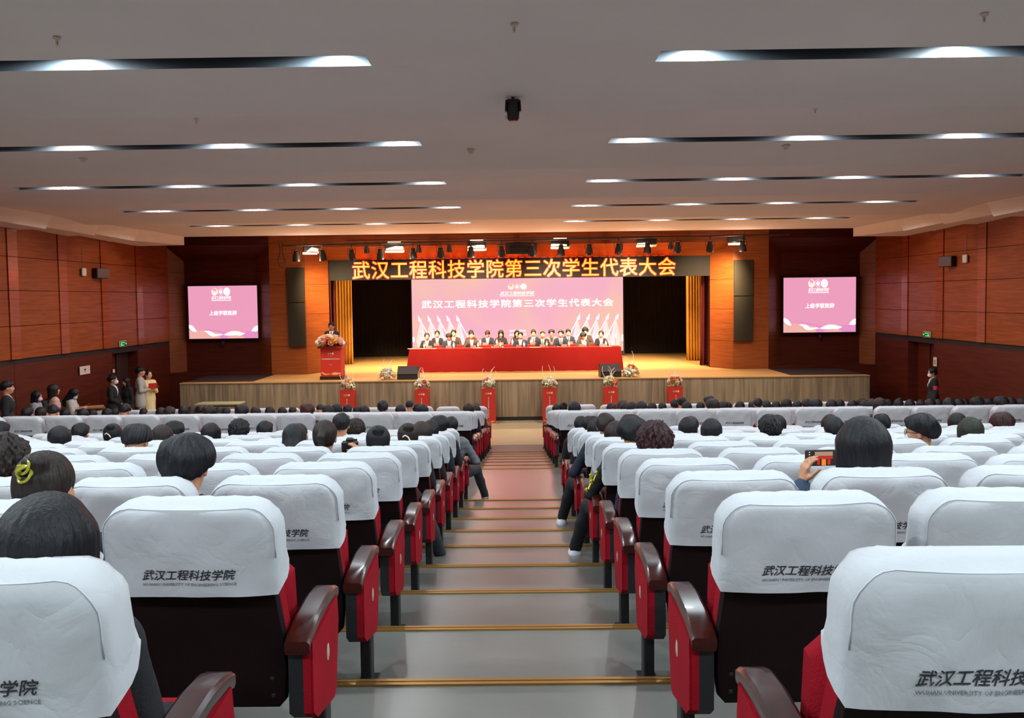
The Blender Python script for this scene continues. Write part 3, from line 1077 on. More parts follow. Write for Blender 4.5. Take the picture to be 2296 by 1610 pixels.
# niches with the side screens
NY, NB, NT, NO = 27.6, 1.26, 4.76, 5.22
for (o0, i0, i1, o1) in ((-10.95, -10.60, -8.29, -7.72), (7.74, 8.30, 10.78, 11.13)):
    zz = [NB, 2.3, 3.0, 3.75, 4.4]
    for r in range(4):
        a_, b_ = zz[r] + .004, zz[r + 1] - .004
        quad_panel((o0, FY, a_), (i0, NY, a_), (i0, NY, b_), (o0, FY, b_), M_JAMB)
        quad_panel((i1, NY, a_), (o1, FY, a_), (o1, FY, b_), (i1, NY, b_), M_JAMB)
    quad_panel((o0, FY, 4.404), (i0, NY, 4.404), (i0, NY, NT), (o0, FY, NO), M_JAMB)
    quad_panel((i1, NY, 4.404), (o1, FY, 4.404), (o1, FY, NO), (i1, NY, NT), M_JAMB)
    quad_panel((i0, NY, NT), (i1, NY, NT), (o1, FY, NO), (o0, FY, NO), M_VEND)
    quad_panel((o0, FY, NO + .01), (o1, FY, NO + .01), (o1, FY, 6.38), (o0, FY, 6.38), M_VEND)
    quad_panel((i0, NY, NB), (i1, NY, NB), (i1, NY, 4.05), (i0, NY, 4.05), M_VEND)
    quad_panel((i0, NY, 4.06), (i1, NY, 4.06), (i1, NY, NT), (i0, NY, NT), M_VEND)
    quad_panel((o0, FY, NB - .002), (o1, FY, NB - .002), (i1, NY, NB), (i0, NY, NB), M_VEND, 'niche_sill')
    quad_panel((o0, FY - .01, STZ), (o1, FY - .01, STZ), (o1, FY - .01, NB), (o0, FY - .01, NB), M_VEND, 'plinth')

# ------------------------------------------------------------------ stage platform
SX0, SX1, SY0 = -9.62, 9.86, 24.5
st = MB()
st.bx(SX0 + .02, SX1 - .02, SY0 + .03, 27.0, 0.0, STZ - .03, 1)
st.bx(-6.3, 6.4, 27.0, 36.2, 0.0, STZ - .03, 1)
st.bx(SX0, SX1, SY0 - .02, SY0 + .22, STZ - .03, STZ)           # front ledge, full width
st.bx(-7.62, 7.72, SY0 + .22, 27.0, STZ - .03, STZ)
st.bx(-6.6, 6.64, 27.0, 36.2, STZ - .03, STZ)
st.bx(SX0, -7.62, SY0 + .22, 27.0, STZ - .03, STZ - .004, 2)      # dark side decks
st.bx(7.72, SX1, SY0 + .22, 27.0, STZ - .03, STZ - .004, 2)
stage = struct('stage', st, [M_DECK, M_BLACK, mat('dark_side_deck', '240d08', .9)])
xs = [SX0, -5.09, -0.50, 4.09, SX1]
for i in range(4):
    MB().bx(xs[i] + .006, xs[i + 1] - .006, SY0 - .004, SY0 + .03, 0.11, STZ - .032).build('apron_panel', M_APRON, stage)
MB().bx(SX0, SX1, SY0 + .012, SY0 + .03, 0, .11).build('kick_board', M_BLACK, stage)
for xe in (SX0, SX1):
    MB().bx(xe - .012, xe + .012, SY0, 26.98, 0.0, STZ - .032).build('apron_end_panel', M_APRON, stage)
MB().bx(SX0 - .014, SX1 + .014, SY0 - .028, SY0 - .018, STZ - .028, STZ + .002).build('deck_edge_strip', mat('oak_edge', 'b9925c', .45), stage)

# stage house: back flats and side masking
sh = MB().bx(-9, 9, 36.2, 36.3, 0, 6.4).bx(-9.1, -9, 28.1, 36.3, 0, 6.4).bx(9, 9.1, 28.1, 36.3, 0, 6.4)
struct('wall_stage', sh, M_BLACK)
for (x0, x1) in ((-7.6, -4.20), (4.12, 7.6)):
    bd = MB()
    n_ = 22
    for i in range(n_):
        a0, a1 = x0 + (x1 - x0) * i / n_, x0 + (x1 - x0) * (i + 1) / n_
        bd.bx(a0 + .003, a1 - .003, 35.0 + .02 * (i % 2), 35.06 + .02 * (i % 2), STZ, 6.0)
    o = bd.build('black_masking_drape', M_BACKDROP)
    tag(o, 'tall black drape at the back of the stage, %s of the big screen' % ('left' if x0 < 0 else 'right'), 'drape')

# ------------------------------------------------------------------ ceiling
CB = [-5.0, 1.1, 5.0, 8.85, 12.72, 16.5, 20.75, 24.95]
ceil_ = MB()


def cz(Y, i):
    return CEIL - 0.085 * max(0, 1 - (CB[i + 1] - Y) / 1.5) ** 1.5


SX = [(-8.5, -1.20), (1.16, 8.55)]
for i in range(7):
    a, b = CB[i], CB[i + 1]
    s0, s1 = SLOT_Y[i] - .165, SLOT_Y[i] + .165
    ys = [a, s0, s1, b - 1.5, b - 1.1, b - .8, b - .5, b - .25, b]
    xs_ = [-11.9, -8.5, -1.20, 1.16, 8.55, 11.9]
    pts = [(x, y, cz(y, i)) for y in ys for x in xs_]
    fc = []
    for r in range(len(ys) - 1):
        for c in range(5):
            if r == 1 and c in (1, 3):
                continue
            k = r * 6 + c
            fc.append((k, k + 6, k + 7, k + 1))
    ceil_.add(pts, fc)
    if i < 6:
        ceil_.quad((-11.9, b, CEIL), (11.9, b, CEIL), (11.9, b, CEIL - .085), (-11.9, b, CEIL - .085))
ceil_.quad((-11.9, 24.95, CEIL - .085), (11.9, 24.95, CEIL - .085), (11.9, 24.95, 6.4), (-11.9, 24.95, 6.4))
ceiling = struct('ceiling', ceil_, M_WHITE)
for sg, XF in ((-1, XL), (1, XR)):
    tops = [(24.95, 9.55), (23.3, 10.1), (21.2, 10.15), (19.2, 10.25), (17.0, 10.3), (14.5, 10.5), (11, 10.7)]
    for k in range(len(tops) - 1):
        (ya, xa), (yb, xb) = tops[k], tops[k + 1]
        c = MB()
        xw0, xw1 = abs(XF(ya)) + .02, abs(XF(yb)) + .02
        zi = CEIL - .02
        za, zb = 5.12, 5.20
        xm0, xm1 = xa + .15, xb + .35
        if k == 0:
            za, zb, xm0, xm1 = 5.10, 5.14, xa, xb + .25
        c.quad((sg * xa, ya, zi + .03), (sg * xb, yb, zi + .03), (sg * xm1, yb, zb), (sg * xm0, ya, za))
        c.quad((sg * xm0, ya, za), (sg * xm1, yb, zb), (sg * xw1, yb, zb - .01), (sg * xw0, ya, za - .01))
        c.quad((sg * xa, ya, zi + .03), (sg * xm0, ya, za), (sg * xw0, ya, za - .01), (sg * xw0, ya, zi + .03))
        c.quad((sg * xb, yb, zi + .03), (sg * xm1, yb, zb), (sg * xw1, yb, zb - .01), (sg * xw1, yb, zi + .03))
        c.build('cove_panel', M_COVE, ceiling)
ORD = ['first', 'second', 'third', 'fourth', 'fifth', 'sixth', 'seventh', 'eighth', 'ninth', 'tenth', 'eleventh', 'twelfth',
       'thirteenth', 'fourteenth', 'fifteenth', 'sixteenth']
M_LAMP = emis('downlight_glow', (0.8, 0.93, 1.0), 12)
lamp_me = MB().lathe([(.045, 0), (.05, .0), (.05, .06), (.045, .06)], 12).mesh('downlight', M_BLACK, True)
disc_me = MB().lathe([(.001, .012), (.040, .012), (.040, .014), (.001, .014)], 12).mesh('lens', M_LAMP)
for i in range(7):
    for (x0, x1), sd in zip(SX, ('left', 'right')):
        s0, s1, z1 = SLOT_Y[i] - .165, SLOT_Y[i] + .165, CEIL + .30
        if i < 2:
            lab = 'black recessed light slot in the %s ceiling, %s behind the viewer' % (sd, ('farther', 'nearer')[i])
        else:
            lab = 'long black recessed light slot in the %s half of the ceiling, %s from the front edge of the photo' % (sd, ORD[i - 2])
            lab = 'long black light slot in %s half of ceiling, %s counted from the camera' % (sd, ORD[i - 2])
        t = thing('light_slot', lab, 'ceiling light', ((x0 + x1) / 2, SLOT_Y[i], CEIL), 0, 'recessed light slots in the ceiling')
        cx = (x0 + x1) / 2
        r = MB()
        a, b = x0 - cx, x1 - cx
        h = .165
        r.quad((a, -h, .3), (b, -h, .3), (b, h, .3), (a, h, .3))
        r.quad((a, -h, 0), (b, -h, 0), (b, -h, .3), (a, -h, .3))
        r.quad((a, h, 0), (b, h, 0), (b, h, .3), (a, h, .3))
        r.quad((a, -h, 0), (a, h, 0), (a, h, .3), (a, -h, .3))
        r.quad((b, -h, 0), (b, h, 0), (b, h, .3), (b, -h, .3))
        r.build('recess', M_SLOT, t)
        for sx in SLOT_X:
            xx = sx * (-1 if sd == 'left' else 1) - cx
            l = link('downlight', lamp_me, t, (xx, -.02, .125))
            link('lens', disc_me, l, (0, 0, -.012))

# ------------------------------------------------------------------ theatre seats
def cloth_mat(name, c, rand=9.0):
    m, nt, b = nt_mat(name)
    b.inputs['Roughness'].default_value = 0.85
    b.inputs['Specular IOR Level'].default_value = 0.2
    b.inputs['Base Color'].default_value = (*hexc(c), 1)
    tc = nt.nodes.new('ShaderNodeTexCoord')
    oi = nt.nodes.new('ShaderNodeObjectInfo')
    cmb = nt.nodes.new('ShaderNodeCombineXYZ')
    for i in range(3):
        nt.links.new(oi.outputs['Random'], cmb.inputs[i])
    ad = nt.nodes.new('ShaderNodeVectorMath')
    ad.operation = 'MULTIPLY_ADD'
    nt.links.new(cmb.outputs[0], ad.inputs[0])
    ad.inputs[1].default_value = (rand, rand * .7, rand * 1.4)
    nt.links.new(tc.outputs['Object'], ad.inputs[2])
    n1 = nt.nodes.new('ShaderNodeTexNoise')
    n1.inputs['Scale'].default_value = 6.0
    n1.inputs['Detail'].default_value = 4
    n1.inputs['Distortion'].default_value = 0.5
    nt.links.new(ad.outputs[0], n1.inputs['Vector'])
    # creases: thin ridges where the noise crosses its middle
    sb = nt.nodes.new('ShaderNodeMath'); sb.operation = 'SUBTRACT'; sb.inputs[1].default_value = 0.5
    nt.links.new(n1.outputs['Fac'], sb.inputs[0])
    ab = nt.nodes.new('ShaderNodeMath'); ab.operation = 'ABSOLUTE'
    nt.links.new(sb.outputs[0], ab.inputs[0])
    pw = nt.nodes.new('ShaderNodeMath'); pw.operation = 'POWER'; pw.inputs[1].default_value = 0.8
    nt.links.new(ab.outputs[0], pw.inputs[0])
    bp = nt.nodes.new('ShaderNodeBump')
    bp.inputs['Strength'].default_value = 0.34
    bp.inputs['Distance'].default_value = 0.022
    nt.links.new(pw.outputs[0], bp.inputs['Height'])
    n2 = nt.nodes.new('ShaderNodeTexNoise')
    n2.inputs['Scale'].default_value = 260
    nt.links.new(tc.outputs['Object'], n2.inputs['Vector'])
    bp2 = nt.nodes.new('ShaderNodeBump')
    bp2.inputs['Strength'].default_value = 0.12
    bp2.inputs['Distance'].default_value = 0.002
    nt.links.new(n2.outputs['Fac'], bp2.inputs['Height'])
    nt.links.new(bp.outputs[0], bp2.inputs['Normal'])
    nt.links.new(bp2.outputs[0], b.inputs['Normal'])
    MATS[name] = m
    return m


M_COVER = cloth_mat('white_cotton', 'c2c4c8')
M_PIPE = mat('cover_seam', 'c6c9ce', 0.9)
M_RED = mat('red_upholstery', '920b1d', 0.8, bump=0.25, bump_scale=180, var=0.10, var_scale=6, rand=5, spec=0.15)
M_SHELL = mat('maroon_shell', '1a080b', 0.7, var=0.2, var_scale=12, bump=0.1, bump_scale=140, spec=0.2)
M_ARMW = wood('mahogany_lacquer', '2b0d0a', '40150f', 0.28, grain=(9, 1.2, 9), scale=3, coat=0.2, bump=0.01)
M_ARMSIDE = mat('armrest_edge', '8a6c5a', 0.5)
M_PANEL = mat('black_side_panel', (0.010, 0.010, 0.012), 0.55, bump=0.1, bump_scale=120)
M_MEDAL = mat('pale_medallion', 'b9b2a0', 0.5, bump=0.3, bump_scale=150)
M_INK = mat('print_ink', '2a2c33', 0.8)
M_INKG = mat('print_ink_grey', '5c6068', 0.8)

CW, ZB, ZT, CR = 0.262, 0.742, 1.046, 0.075


def yback(z):
    return -0.222 - 0.038 * (z - 0.70) / 0.30


def wrinkle(x, z, s):
    r = 0
    for i, (a, fx, fz, p) in enumerate(((.0022, 19, 23, .3), (.0016, -31, 37, 1.7), (.0010, 53, -21, 2.9), (.0009, 12, 71, .8))):
        r += a * math.sin(x * fx + z * fz + p + s * (1.3 + i))
    return r * 1.15


def half_w(z, W=CW, r=CR):
    w = W - 0.012 * max(0, (z - 0.95)) / 0.1
    t = z - (ZT - 0.03 - r)
    if t > 0:
        w -= r - math.sqrt(max(0, r * r - t * t))
    return w


def cover_mesh(seed):
    nu = 18
    zs = [ZB, .762, .79, .82, .86, .90, .93, .955, .975, .992, 1.004, 1.012, 1.016]
    mb = MB()
    nv = len(zs) - 1

    def BK(i, j):
        z = zs[j]
        s = -1 + 2 * i / nu
        x = s * half_w(z)
        edge = max(abs(s), (z - ZB) / (1.016 - ZB)) ** 6
        y = yback(z) - 0.010 * (1 - s * s) + (0.012 * edge) + wrinkle(x, z, seed) * (1 - .5 * edge)
        if z > .99:
            y += (z - .99) * .35
        return (x, y, z - .004 * (1 - s * s) * (1 if j == nv else 0))
    vs = [BK(i, j) for j in range(nv + 1) for i in range(nu + 1)]
    fs = [(j * (nu + 1) + i, j * (nu + 1) + i + 1, (j + 1) * (nu + 1) + i + 1, (j + 1) * (nu + 1) + i) for j in range(nv) for i in range(nu)]
    # perimeter of the back face, from bottom left over the top to bottom right
    per = [j * (nu + 1) for j in range(nv + 1)] + [nv * (nu + 1) + i for i in range(1, nu)] + [j * (nu + 1) + nu for j in range(nv, -1, -1)]
    n = len(per)
    rows = 5
    base = len(vs)
    rs = random.Random(seed)
    for r in range(1, rows + 1):
        t = r / rows
        for q, pi in enumerate(per):
            x, y, z = vs[pi]
            u = (z - ZB) / (1.016 - ZB)
            yf = y + (0.185 - 0.03 * u)
            bul = math.sin(PI * t) * 0.016
            nx = (1 if x > 0 else -1) * min(1, abs(x) / CW) ** 3
            top = max(0, (u - .55) / .45)
            up = 0.030 * math.sin(PI * min(1, t * 1.15)) * (1 - (x / CW) ** 2 * .6) * top
            w_ = .0016 * math.sin(q * 1.3 + t * 7 + seed * 2.1) + .001 * math.sin(q * 2.7 + seed)
            zz = z + up + (w_ * top)
            if u < .35:
                zz += t * 0.075 * (1 - u / .35)      # side hem runs up towards the front
            vs.append((x + nx * (bul + w_) - (x / CW) * .018 * t, y + (yf - y) * t, zz))
    for r in range(rows):
        for q in range(n - 1):
            a = per[q] if r == 0 else base + (r - 1) * n + q
            b = per[q + 1] if r == 0 else base + (r - 1) * n + q + 1
            c, d = base + r * n + q + 1, base + r * n + q
            fs.append((a, d, c, b))
    # front face: fan to a slightly domed centre row
    fr = [base + (rows - 1) * n + q for q in range(n)]
    half = n // 2
    for q in range(half - 1):
        fs.append((fr[q], fr[n - 1 - q], fr[n - 2 - q], fr[q + 1]))
    mb.add(vs, fs)
    mb.tube([Vector(vs[p]) + Vector((0, -.0012, .0005)) for p in per[4:-4]], .0016, 4, 1)
    return mb.mesh('cover', [M_COVER, M_PIPE], 'all')


def conform_text(body, w, zc, m, seed, **kw):
    src = text_mesh(body, **kw)
    me = src.copy()
    me.name = 'lettering'
    me.materials.append(m)
    k = w / src['wh'][0]
    n = len(me.vertices)
    co = np.zeros(n * 3)
    me.vertices.foreach_get('co', co)
    co = co.reshape(-1, 3) * k
    for i in range(n):
        x, z = co[i][0], co[i][1] + zc
        s = x / half_w(z)
        edge = max(abs(s), (z - ZB) / (1.016 - ZB)) ** 6
        co[i] = (x, yback(z) - 0.010 * (1 - s * s) + .012 * edge + wrinkle(x, z, seed) * (1 - .5 * edge) - .0022, z)
    me.vertices.foreach_set('co', co.ravel())
    me.update()
    return me


COVERS, LETTERS = [], []
for sd in range(4):
    COVERS.append(cover_mesh(sd))
    LETTERS.append((conform_text('武汉工程科技学院', 0.285, ZB + .072, M_INK, sd, shear=0.28, bold=0.022, res=1),
                    conform_text('WUHAN UNIVERSITY OF ENGINEERING SCIENCE', 0.285, ZB + .042, M_INKG, sd, res=1)))


def seat_meshes():
    d = {}
    # upholstered front and sides of the back
    b = MB()
    prof = []
    for z, yb_, w in ((.34, -.075, .232), (.45, -.09, .243), (.58, -.13, .249), (.72, -.185, .247), (.86, -.21, .235), (.96, -.225, .18)):
        yf = yb_ + (.155 if z > .4 else .11) - (.03 if z > .9 else 0)
        prof.append((z, yb_ + .012, yf, w))
    vs, fs = [], []
    for (z, y0, y1, w) in prof:
        ring = [(-w, y0), (w, y0), (w, y0 + .6 * (y1 - y0)), (w * .85, y1 - .012), (w * .4, y1), (-w * .4, y1), (-w * .85, y1 - .012), (-w, y0 + .6 * (y1 - y0))]
        vs += [(x, y, z) for x, y in ring]
    for r in range(len(prof) - 1):
        for k in range(8):
            k2 = (k + 1) % 8
            fs.append((r * 8 + k, r * 8 + k2, (r + 1) * 8 + k2, (r + 1) * 8 + k))
    fs += [tuple(range(8))[::-1], tuple((len(prof) - 1) * 8 + k for k in range(8))]
    d['backrest'] = b.add(vs, fs).mesh('backrest', M_RED, True)
    s = MB()
    vs, fs = [], []
    sp = [(.31, -.055, .215), (.34, -.078, .238), (.45, -.094, .250), (.58, -.134, .253), (.72, -.189, .249), (.82, -.212, .235)]
    for (z, y, w) in sp:
        vs += [(-w, y + .020, z), (-w * .985, y, z), (w * .985, y, z), (w, y + .020, z), (w, y + .034, z), (-w, y + .034, z)]
    for r in range(len(sp) - 1):
        for k in range(6):
            k2 = (k + 1) % 6
            fs.append((r * 6 + k, r * 6 + k2, (r + 1) * 6 + k2, (r + 1) * 6 + k))
    fs += [tuple(range(6))[::-1], tuple((len(sp) - 1) * 6 + k for k in range(6))]
    s.add(vs, fs)
    for (x, z) in ((-.20, .42), (.20, .42), (-.20, .36), (.20, .36)):
        s.box((x, -.089 if z > .4 else -.08, z), (.014, .006, .014), 1, None, .002)
    d['back_shell'] = s.mesh('back_shell', [M_SHELL, M_BLACK], True)
    cu = MB().box((0, .20, .43), (.47, .44, .11), 0, None, .03)
    d['cushion_down'] = cu.mesh('cushion', M_RED, True)
    cu = MB().box((0, .085, .56), (.47, .12, .40), 0, Matrix.Rotation(math.radians(8), 3, 'X'), .035)
    d['cushion_up'] = cu.mesh('cushion', M_RED, True)
    # armrest: arched lacquered top, in its own frame (x = 0 on the arm)
    a = MB()
    pts = [(-.17, .572), (-.14, .588), (-.03, .612), (.12, .624), (.23, .618), (.275, .604)]
    nv = len(pts)
    vs, fs = [], []
    for (y, z) in pts:
        vs += [(-.036, y, z - .042), (-.040, y, z - .030), (-.040, y, z - .008), (-.030, y, z), (.030, y, z), (.040, y, z - .008), (.040, y, z - .030), (.036, y, z - .042)]
    for r in range(nv - 1):
        for k in range(8):
            k2 = (k + 1) % 8
            fs.append((r * 8 + k, (r + 1) * 8 + k, (r + 1) * 8 + k2, r * 8 + k2))
    fs += [tuple(range(8)), tuple((nv - 1) * 8 + k for k in range(8))[::-1]]
    a.add(vs, fs)
    d['armrest'] = a.mesh('armrest', M_ARMW, True)
    poly = [(-.145, .56), (.245, .585), (.26, .49), (.20, .26), (.165, .24), (-.09, .29), (-.145, .33)]
    p = MB().prism(poly, 'x', -.030, .030)
    d['panel_black'] = p.mesh('side_panel', M_PANEL, False)
    # end panel with a padded red outer face (outer face on +x)
    p = MB().prism(poly, 'x', -.035, .012)
    d['panel_end'] = p.mesh('side_panel', M_PANEL, False)
    inner = [(y * .97 + .002, z * .985 + .004) for y, z in poly]
    p = MB().prism(poly, 'x', .012, .034, 0).prism(inner, 'x', .034, .042, 0)
    d['panel_pad'] = p.mesh('panel_upholstery', M_RED, False)
    vs = [(.0425, .075, .44)] + [(.0425, .075 + .019 * math.cos(2 * PI * k / 14), .44 + .030 * math.sin(2 * PI * k / 14)) for k in range(14)]
    d['medallion'] = MB().add(vs, [(0, 1 + k, 1 + (k + 1) % 14) for k in range(14)]).prism([(.075 + .012 * math.cos(2 * PI * k / 10), .44 + .02 * math.sin(2 * PI * k / 10)) for k in range(10)], 'x', .041, .0445).mesh('medallion', M_MEDAL)
    d['leg'] = MB().box((0, .12, .145), (.048, .085, .29), 0, None, .006).mesh('leg', M_PANEL)
    ft = MB().box((0, .12, .006), (.085, .20, .012), 0, None, .003).box((0, .19, .02), (.03, .05, .03), 0, None, .005)
    d['foot_plate'] = ft.mesh('foot_plate', M_BLACK)
    return d


SM = seat_meshes()
SEAT_X0, SEAT_P, AISLE = 0.940, 0.605, -0.07


def seat_x(side, k):
    return AISLE + side * (SEAT_X0 + SEAT_P * k)


def row_info(tier, n):
    """Y of the seat origin and its floor level; tier 1: n = 1.. from the camera, tier 2: n = 0..7 from the landing"""
    Y = 0.9 * (n + 1.15) - (.09 if n == 1 else 0) if tier == 1 else 13.52 + 0.9 * n
    return Y, floor_z(Y + .12)


ROWNAME = {}
for n in range(1, 12):
    ROWNAME[(1, n)] = ORD[n - 1] + ' row from the camera'
for n in range(8):
    ROWNAME[(2, n)] = 'front section, ' + (ORD[7 - n] + ' row from stage' if n < 7 else 'row nearest stage')


def kname(side, k):
    b = 'left' if side < 0 else 'right'
    return 'aisle seat of the %s block' % b if k == 0 else '%s seat %s of the aisle' % (ORD[k], b)


OCC = {}          # (tier, n, side, k) -> True when somebody sits there


def make_seat(tier, n, side, k, detail, last):
    Y, z = row_info(tier, n)
    x = seat_x(side, k) - (.05 if n == 1 and tier == 1 and side < 0 else 0)
    rs = random.Random(tier * 1000 + n * 50 + k * 2 + side)
    t = thing('theatre_seat', 'white-covered seat, %s, %s' % (kname(side, k), ROWNAME[(tier, n)]), 'seat',
              (x, Y, z), 0, 'white-covered theatre seats')
    t['label'] = t['label'].replace('row nearest stage', 'row nearest stage')
    v = rs.randrange(4)
    jit = rs.uniform(-.006, .006)
    link('backrest', SM['backrest'], t)
    c = link('cover', COVERS[v], t, (jit, 0, rs.uniform(-.012, .004)), (0, rs.uniform(-.012, .012), 0))
    if detail >= 1:
        link('lettering', LETTERS[v][0], c)
    if detail >= 2:
        link('lettering', LETTERS[v][1], c)
    link('back_shell', SM['back_shell'], t)
    occ = OCC.get((tier, n, side, k))
    link('cushion', SM['cushion_down' if occ else 'cushion_up'], t)
    # arm on the aisle side of the seat
    for q in ([-1, 1] if last else [-1]):
        ax = q * side * SEAT_P / 2
        link('armrest', SM['armrest'], t, (ax, 0, 0))
        if k == 0 and q == -1:
            sc = (-side, 1, 1)
            p = link('side_panel', SM['panel_end'], t, (ax, 0, 0), None, sc)
            u = link('panel_upholstery', SM['panel_pad'], p)
            u['label'] = 'red padded outer face'
            if tier == 1:
                link('medallion', SM['medallion'], p)['label'] = 'pale oval badge'
        else:
            link('side_panel', SM['panel_black'], t, (ax, 0, 0))
        if detail >= 1 or k == 0:
            l = link('leg', SM['leg'], t, (ax, .02, 0))
            if k < 2:
                link('foot_plate', SM['foot_plate'], l)
    return t


def build_seats():
    cnt = 0
    stuff = MB()
    for tier, rows in ((1, range(1, 12)), (2, range(8))):
        for n in rows:
            Y, z = row_info(tier, n)
            for side in (-1, 1):
                lim = 1148 / 1950 * (Y + (-.2)) + .30
                ks = [k for k in range(15) if SEAT_X0 + SEAT_P * k - .3 < lim + (.06 * -side)]
                if tier == 2 and n in (3, 4):
                    for k in ks:
                        x = seat_x(side, k)
                        cm = COVERS[(k + n) % 4]
                        stuff.add([(v.co.x + x, v.co.y + Y, v.co.z + z) for v in cm.vertices], [tuple(p.vertices) for p in cm.polygons], 0)
                        stuff.box((x, Y - .12, z + .58), (.49, .10, .50), 1, Matrix.Rotation(.24, 3, 'X'), .02)
                        stuff.box((x, Y + .10, z + .50), (.46, .14, .36), 2, None, .03)
                        ax = x - side * SEAT_P / 2
                        stuff.box((ax, Y + .08, z + .61), (.08, .44, .04), 3, None, .01)
                        stuff.box((ax, Y + .07, z + .30), (.06, .36, .58), 1, None, .01)
                        if k == 0:
                            stuff.box((ax - side * .04, Y + .07, z + .42), (.014, .36, .34), 2, None, .005)
                    continue
                for k in ks:
                    det = 2 if (tier == 1 and n <= 6) else (1 if tier == 1 or n == 0 else 0)
                    make_seat(tier, n, side, k, det, k == ks[-1])
                    cnt += 1
    o = stuff.build('theatre_seats', [M_COVER, M_SHELL, M_RED, M_ARMW], None, True)
    tag(o, 'two hidden rows of white-covered seats in the middle of the front section', 'seats', None, 'stuff')
    print('seats', cnt)

# ------------------------------------------------------------------ screens and banner
def disc_pts(cx, cy, r, n=28, a0=0, a1=2 * PI, ry=None):
    return [(cx + r * math.cos(a0 + (a1 - a0) * k / n), cy + (ry or r) * math.sin(a0 + (a1 - a0) * k / n)) for k in range(n + (0 if a1 - a0 >= 2 * PI - .01 else 1))]


class Art:
    """flat artwork in a 0..W x 0..H sheet, placed on the vertical plane y = Y0, each layer a hair proud of the last"""

    def __init__(s, x0, z0, W, H, Y0, rz=0.0):
        s.x0, s.z0, s.W, s.H, s.Y0 = x0, z0, W, H, Y0
        s.mb, s.mats, s.lay = MB(), [], 0

    def mi(s, m):
        if m not in s.mats:
            s.mats.append(m)
        return s.mats.index(m)

    def P(s, u, v, l):
        return (s.x0 + u, s.Y0 - .0015 * l, s.z0 + v)

    def poly(s, pts, m, l=1):
        # fan triangulation through the centroid
        cx = sum(p[0] for p in pts) / len(pts)
        cy = sum(p[1] for p in pts) / len(pts)
        n = len(pts)
        s.mb.add([s.P(cx, cy, l)] + [s.P(u, v, l) for u, v in pts], [(0, 1 + k, 1 + (k + 1) % n) for k in range(n)], s.mi(m))

    def band(s, top, bot, m, l=1):
        n = len(top)
        s.mb.add([s.P(u, v, l) for u, v in top] + [s.P(u, v, l) for u, v in bot], [(k, k + 1, n + k + 1, n + k) for k in range(n - 1)], s.mi(m))

    def ring(s, cx, cy, r0, r1, m, l=1, n=28, a0=0, a1=2 * PI, sy=1.0):
        p0 = [(cx + r0 * math.cos(a0 + (a1 - a0) * k / n), cy + sy * r0 * math.sin(a0 + (a1 - a0) * k / n)) for k in range(n + 1)]
        p1 = [(cx + r1 * math.cos(a0 + (a1 - a0) * k / n), cy + sy * r1 * math.sin(a0 + (a1 - a0) * k / n)) for k in range(n + 1)]
        s.band(p1, p0, m, l)

    def build(s, name, parent):
        return s.mb.build(name, s.mats, parent)


def emblems(A, cx, cy, r, mats, l=2, sy=1.0, gap=2.6):
    """three round emblems: a flag-and-wreath badge, a ring with a swirl, a ring with a shield"""
    gold, pale, white, back = mats
    x = cx - gap * r
    A.ring(x, cy, 0, r, gold, l, sy=sy)
    A.band([(x - r * .7, cy + .75 * r * sy), (x, cy + .95 * r * sy), (x + r * .55, cy + .6 * r * sy)], [(x - r * .45, cy + .1 * r * sy), (x, cy + .22 * r * sy), (x + r * .6, cy + .05 * r * sy)], back, l + 1)
    A.band([(x - r * .8, cy - .15 * r * sy), (x, cy - .02 * r * sy), (x + r * .8, cy - .12 * r * sy)], [(x - r * .78, cy - .30 * r * sy), (x, cy - .17 * r * sy), (x + r * .78, cy - .27 * r * sy)], back, l + 1)
    A.ring(cx, cy, r * .84, r * .96, pale, l, sy=sy)
    A.ring(cx, cy, 0, r * .55, white, l, sy=sy)
    A.ring(cx + r * .12, cy + r * .12 * sy, r * .16, r * .26, back, l + 1, a0=-.6, a1=3.6, sy=sy)
    x = cx + gap * r
    A.ring(x, cy, 0, r * 1.06, white, l, sy=sy)
    A.ring(x, cy, r * .54, r * .60, back, l + 1, sy=sy)
    A.poly([(x - .26 * r, cy + .28 * r * sy), (x - .26 * r, cy - .1 * r * sy), (x, cy - .36 * r * sy), (x + .26 * r, cy - .1 * r * sy), (x + .26 * r, cy + .28 * r * sy), (x + .1 * r, cy + .2 * r * sy), (x - .1 * r, cy + .2 * r * sy)], pale, l + 1)


E_WHITE = emis('screen_white', (1.0, 0.97, 0.93), 1.05)
E_CREAM = emis('screen_cream', (1.0, 0.88, 0.62), 1.1)
E_PALE = emis('screen_pale_pink', (0.98, 0.74, 0.82), 1.05)
E_SIDE = emis('side_screen_pink', hexc('ef9fbe'), .88)
E_SIDE2 = emis('side_screen_violet', hexc('ea92c8'), .88)
E_SIDE3 = emis('side_screen_peach', hexc('f3b3ac'), .88)
E_SIDE4 = emis('side_screen_rose', hexc('ee98c0'), 1.0)
M_FRAME = mat('screen_frame', (0.012, 0.010, 0.012), 0.4)


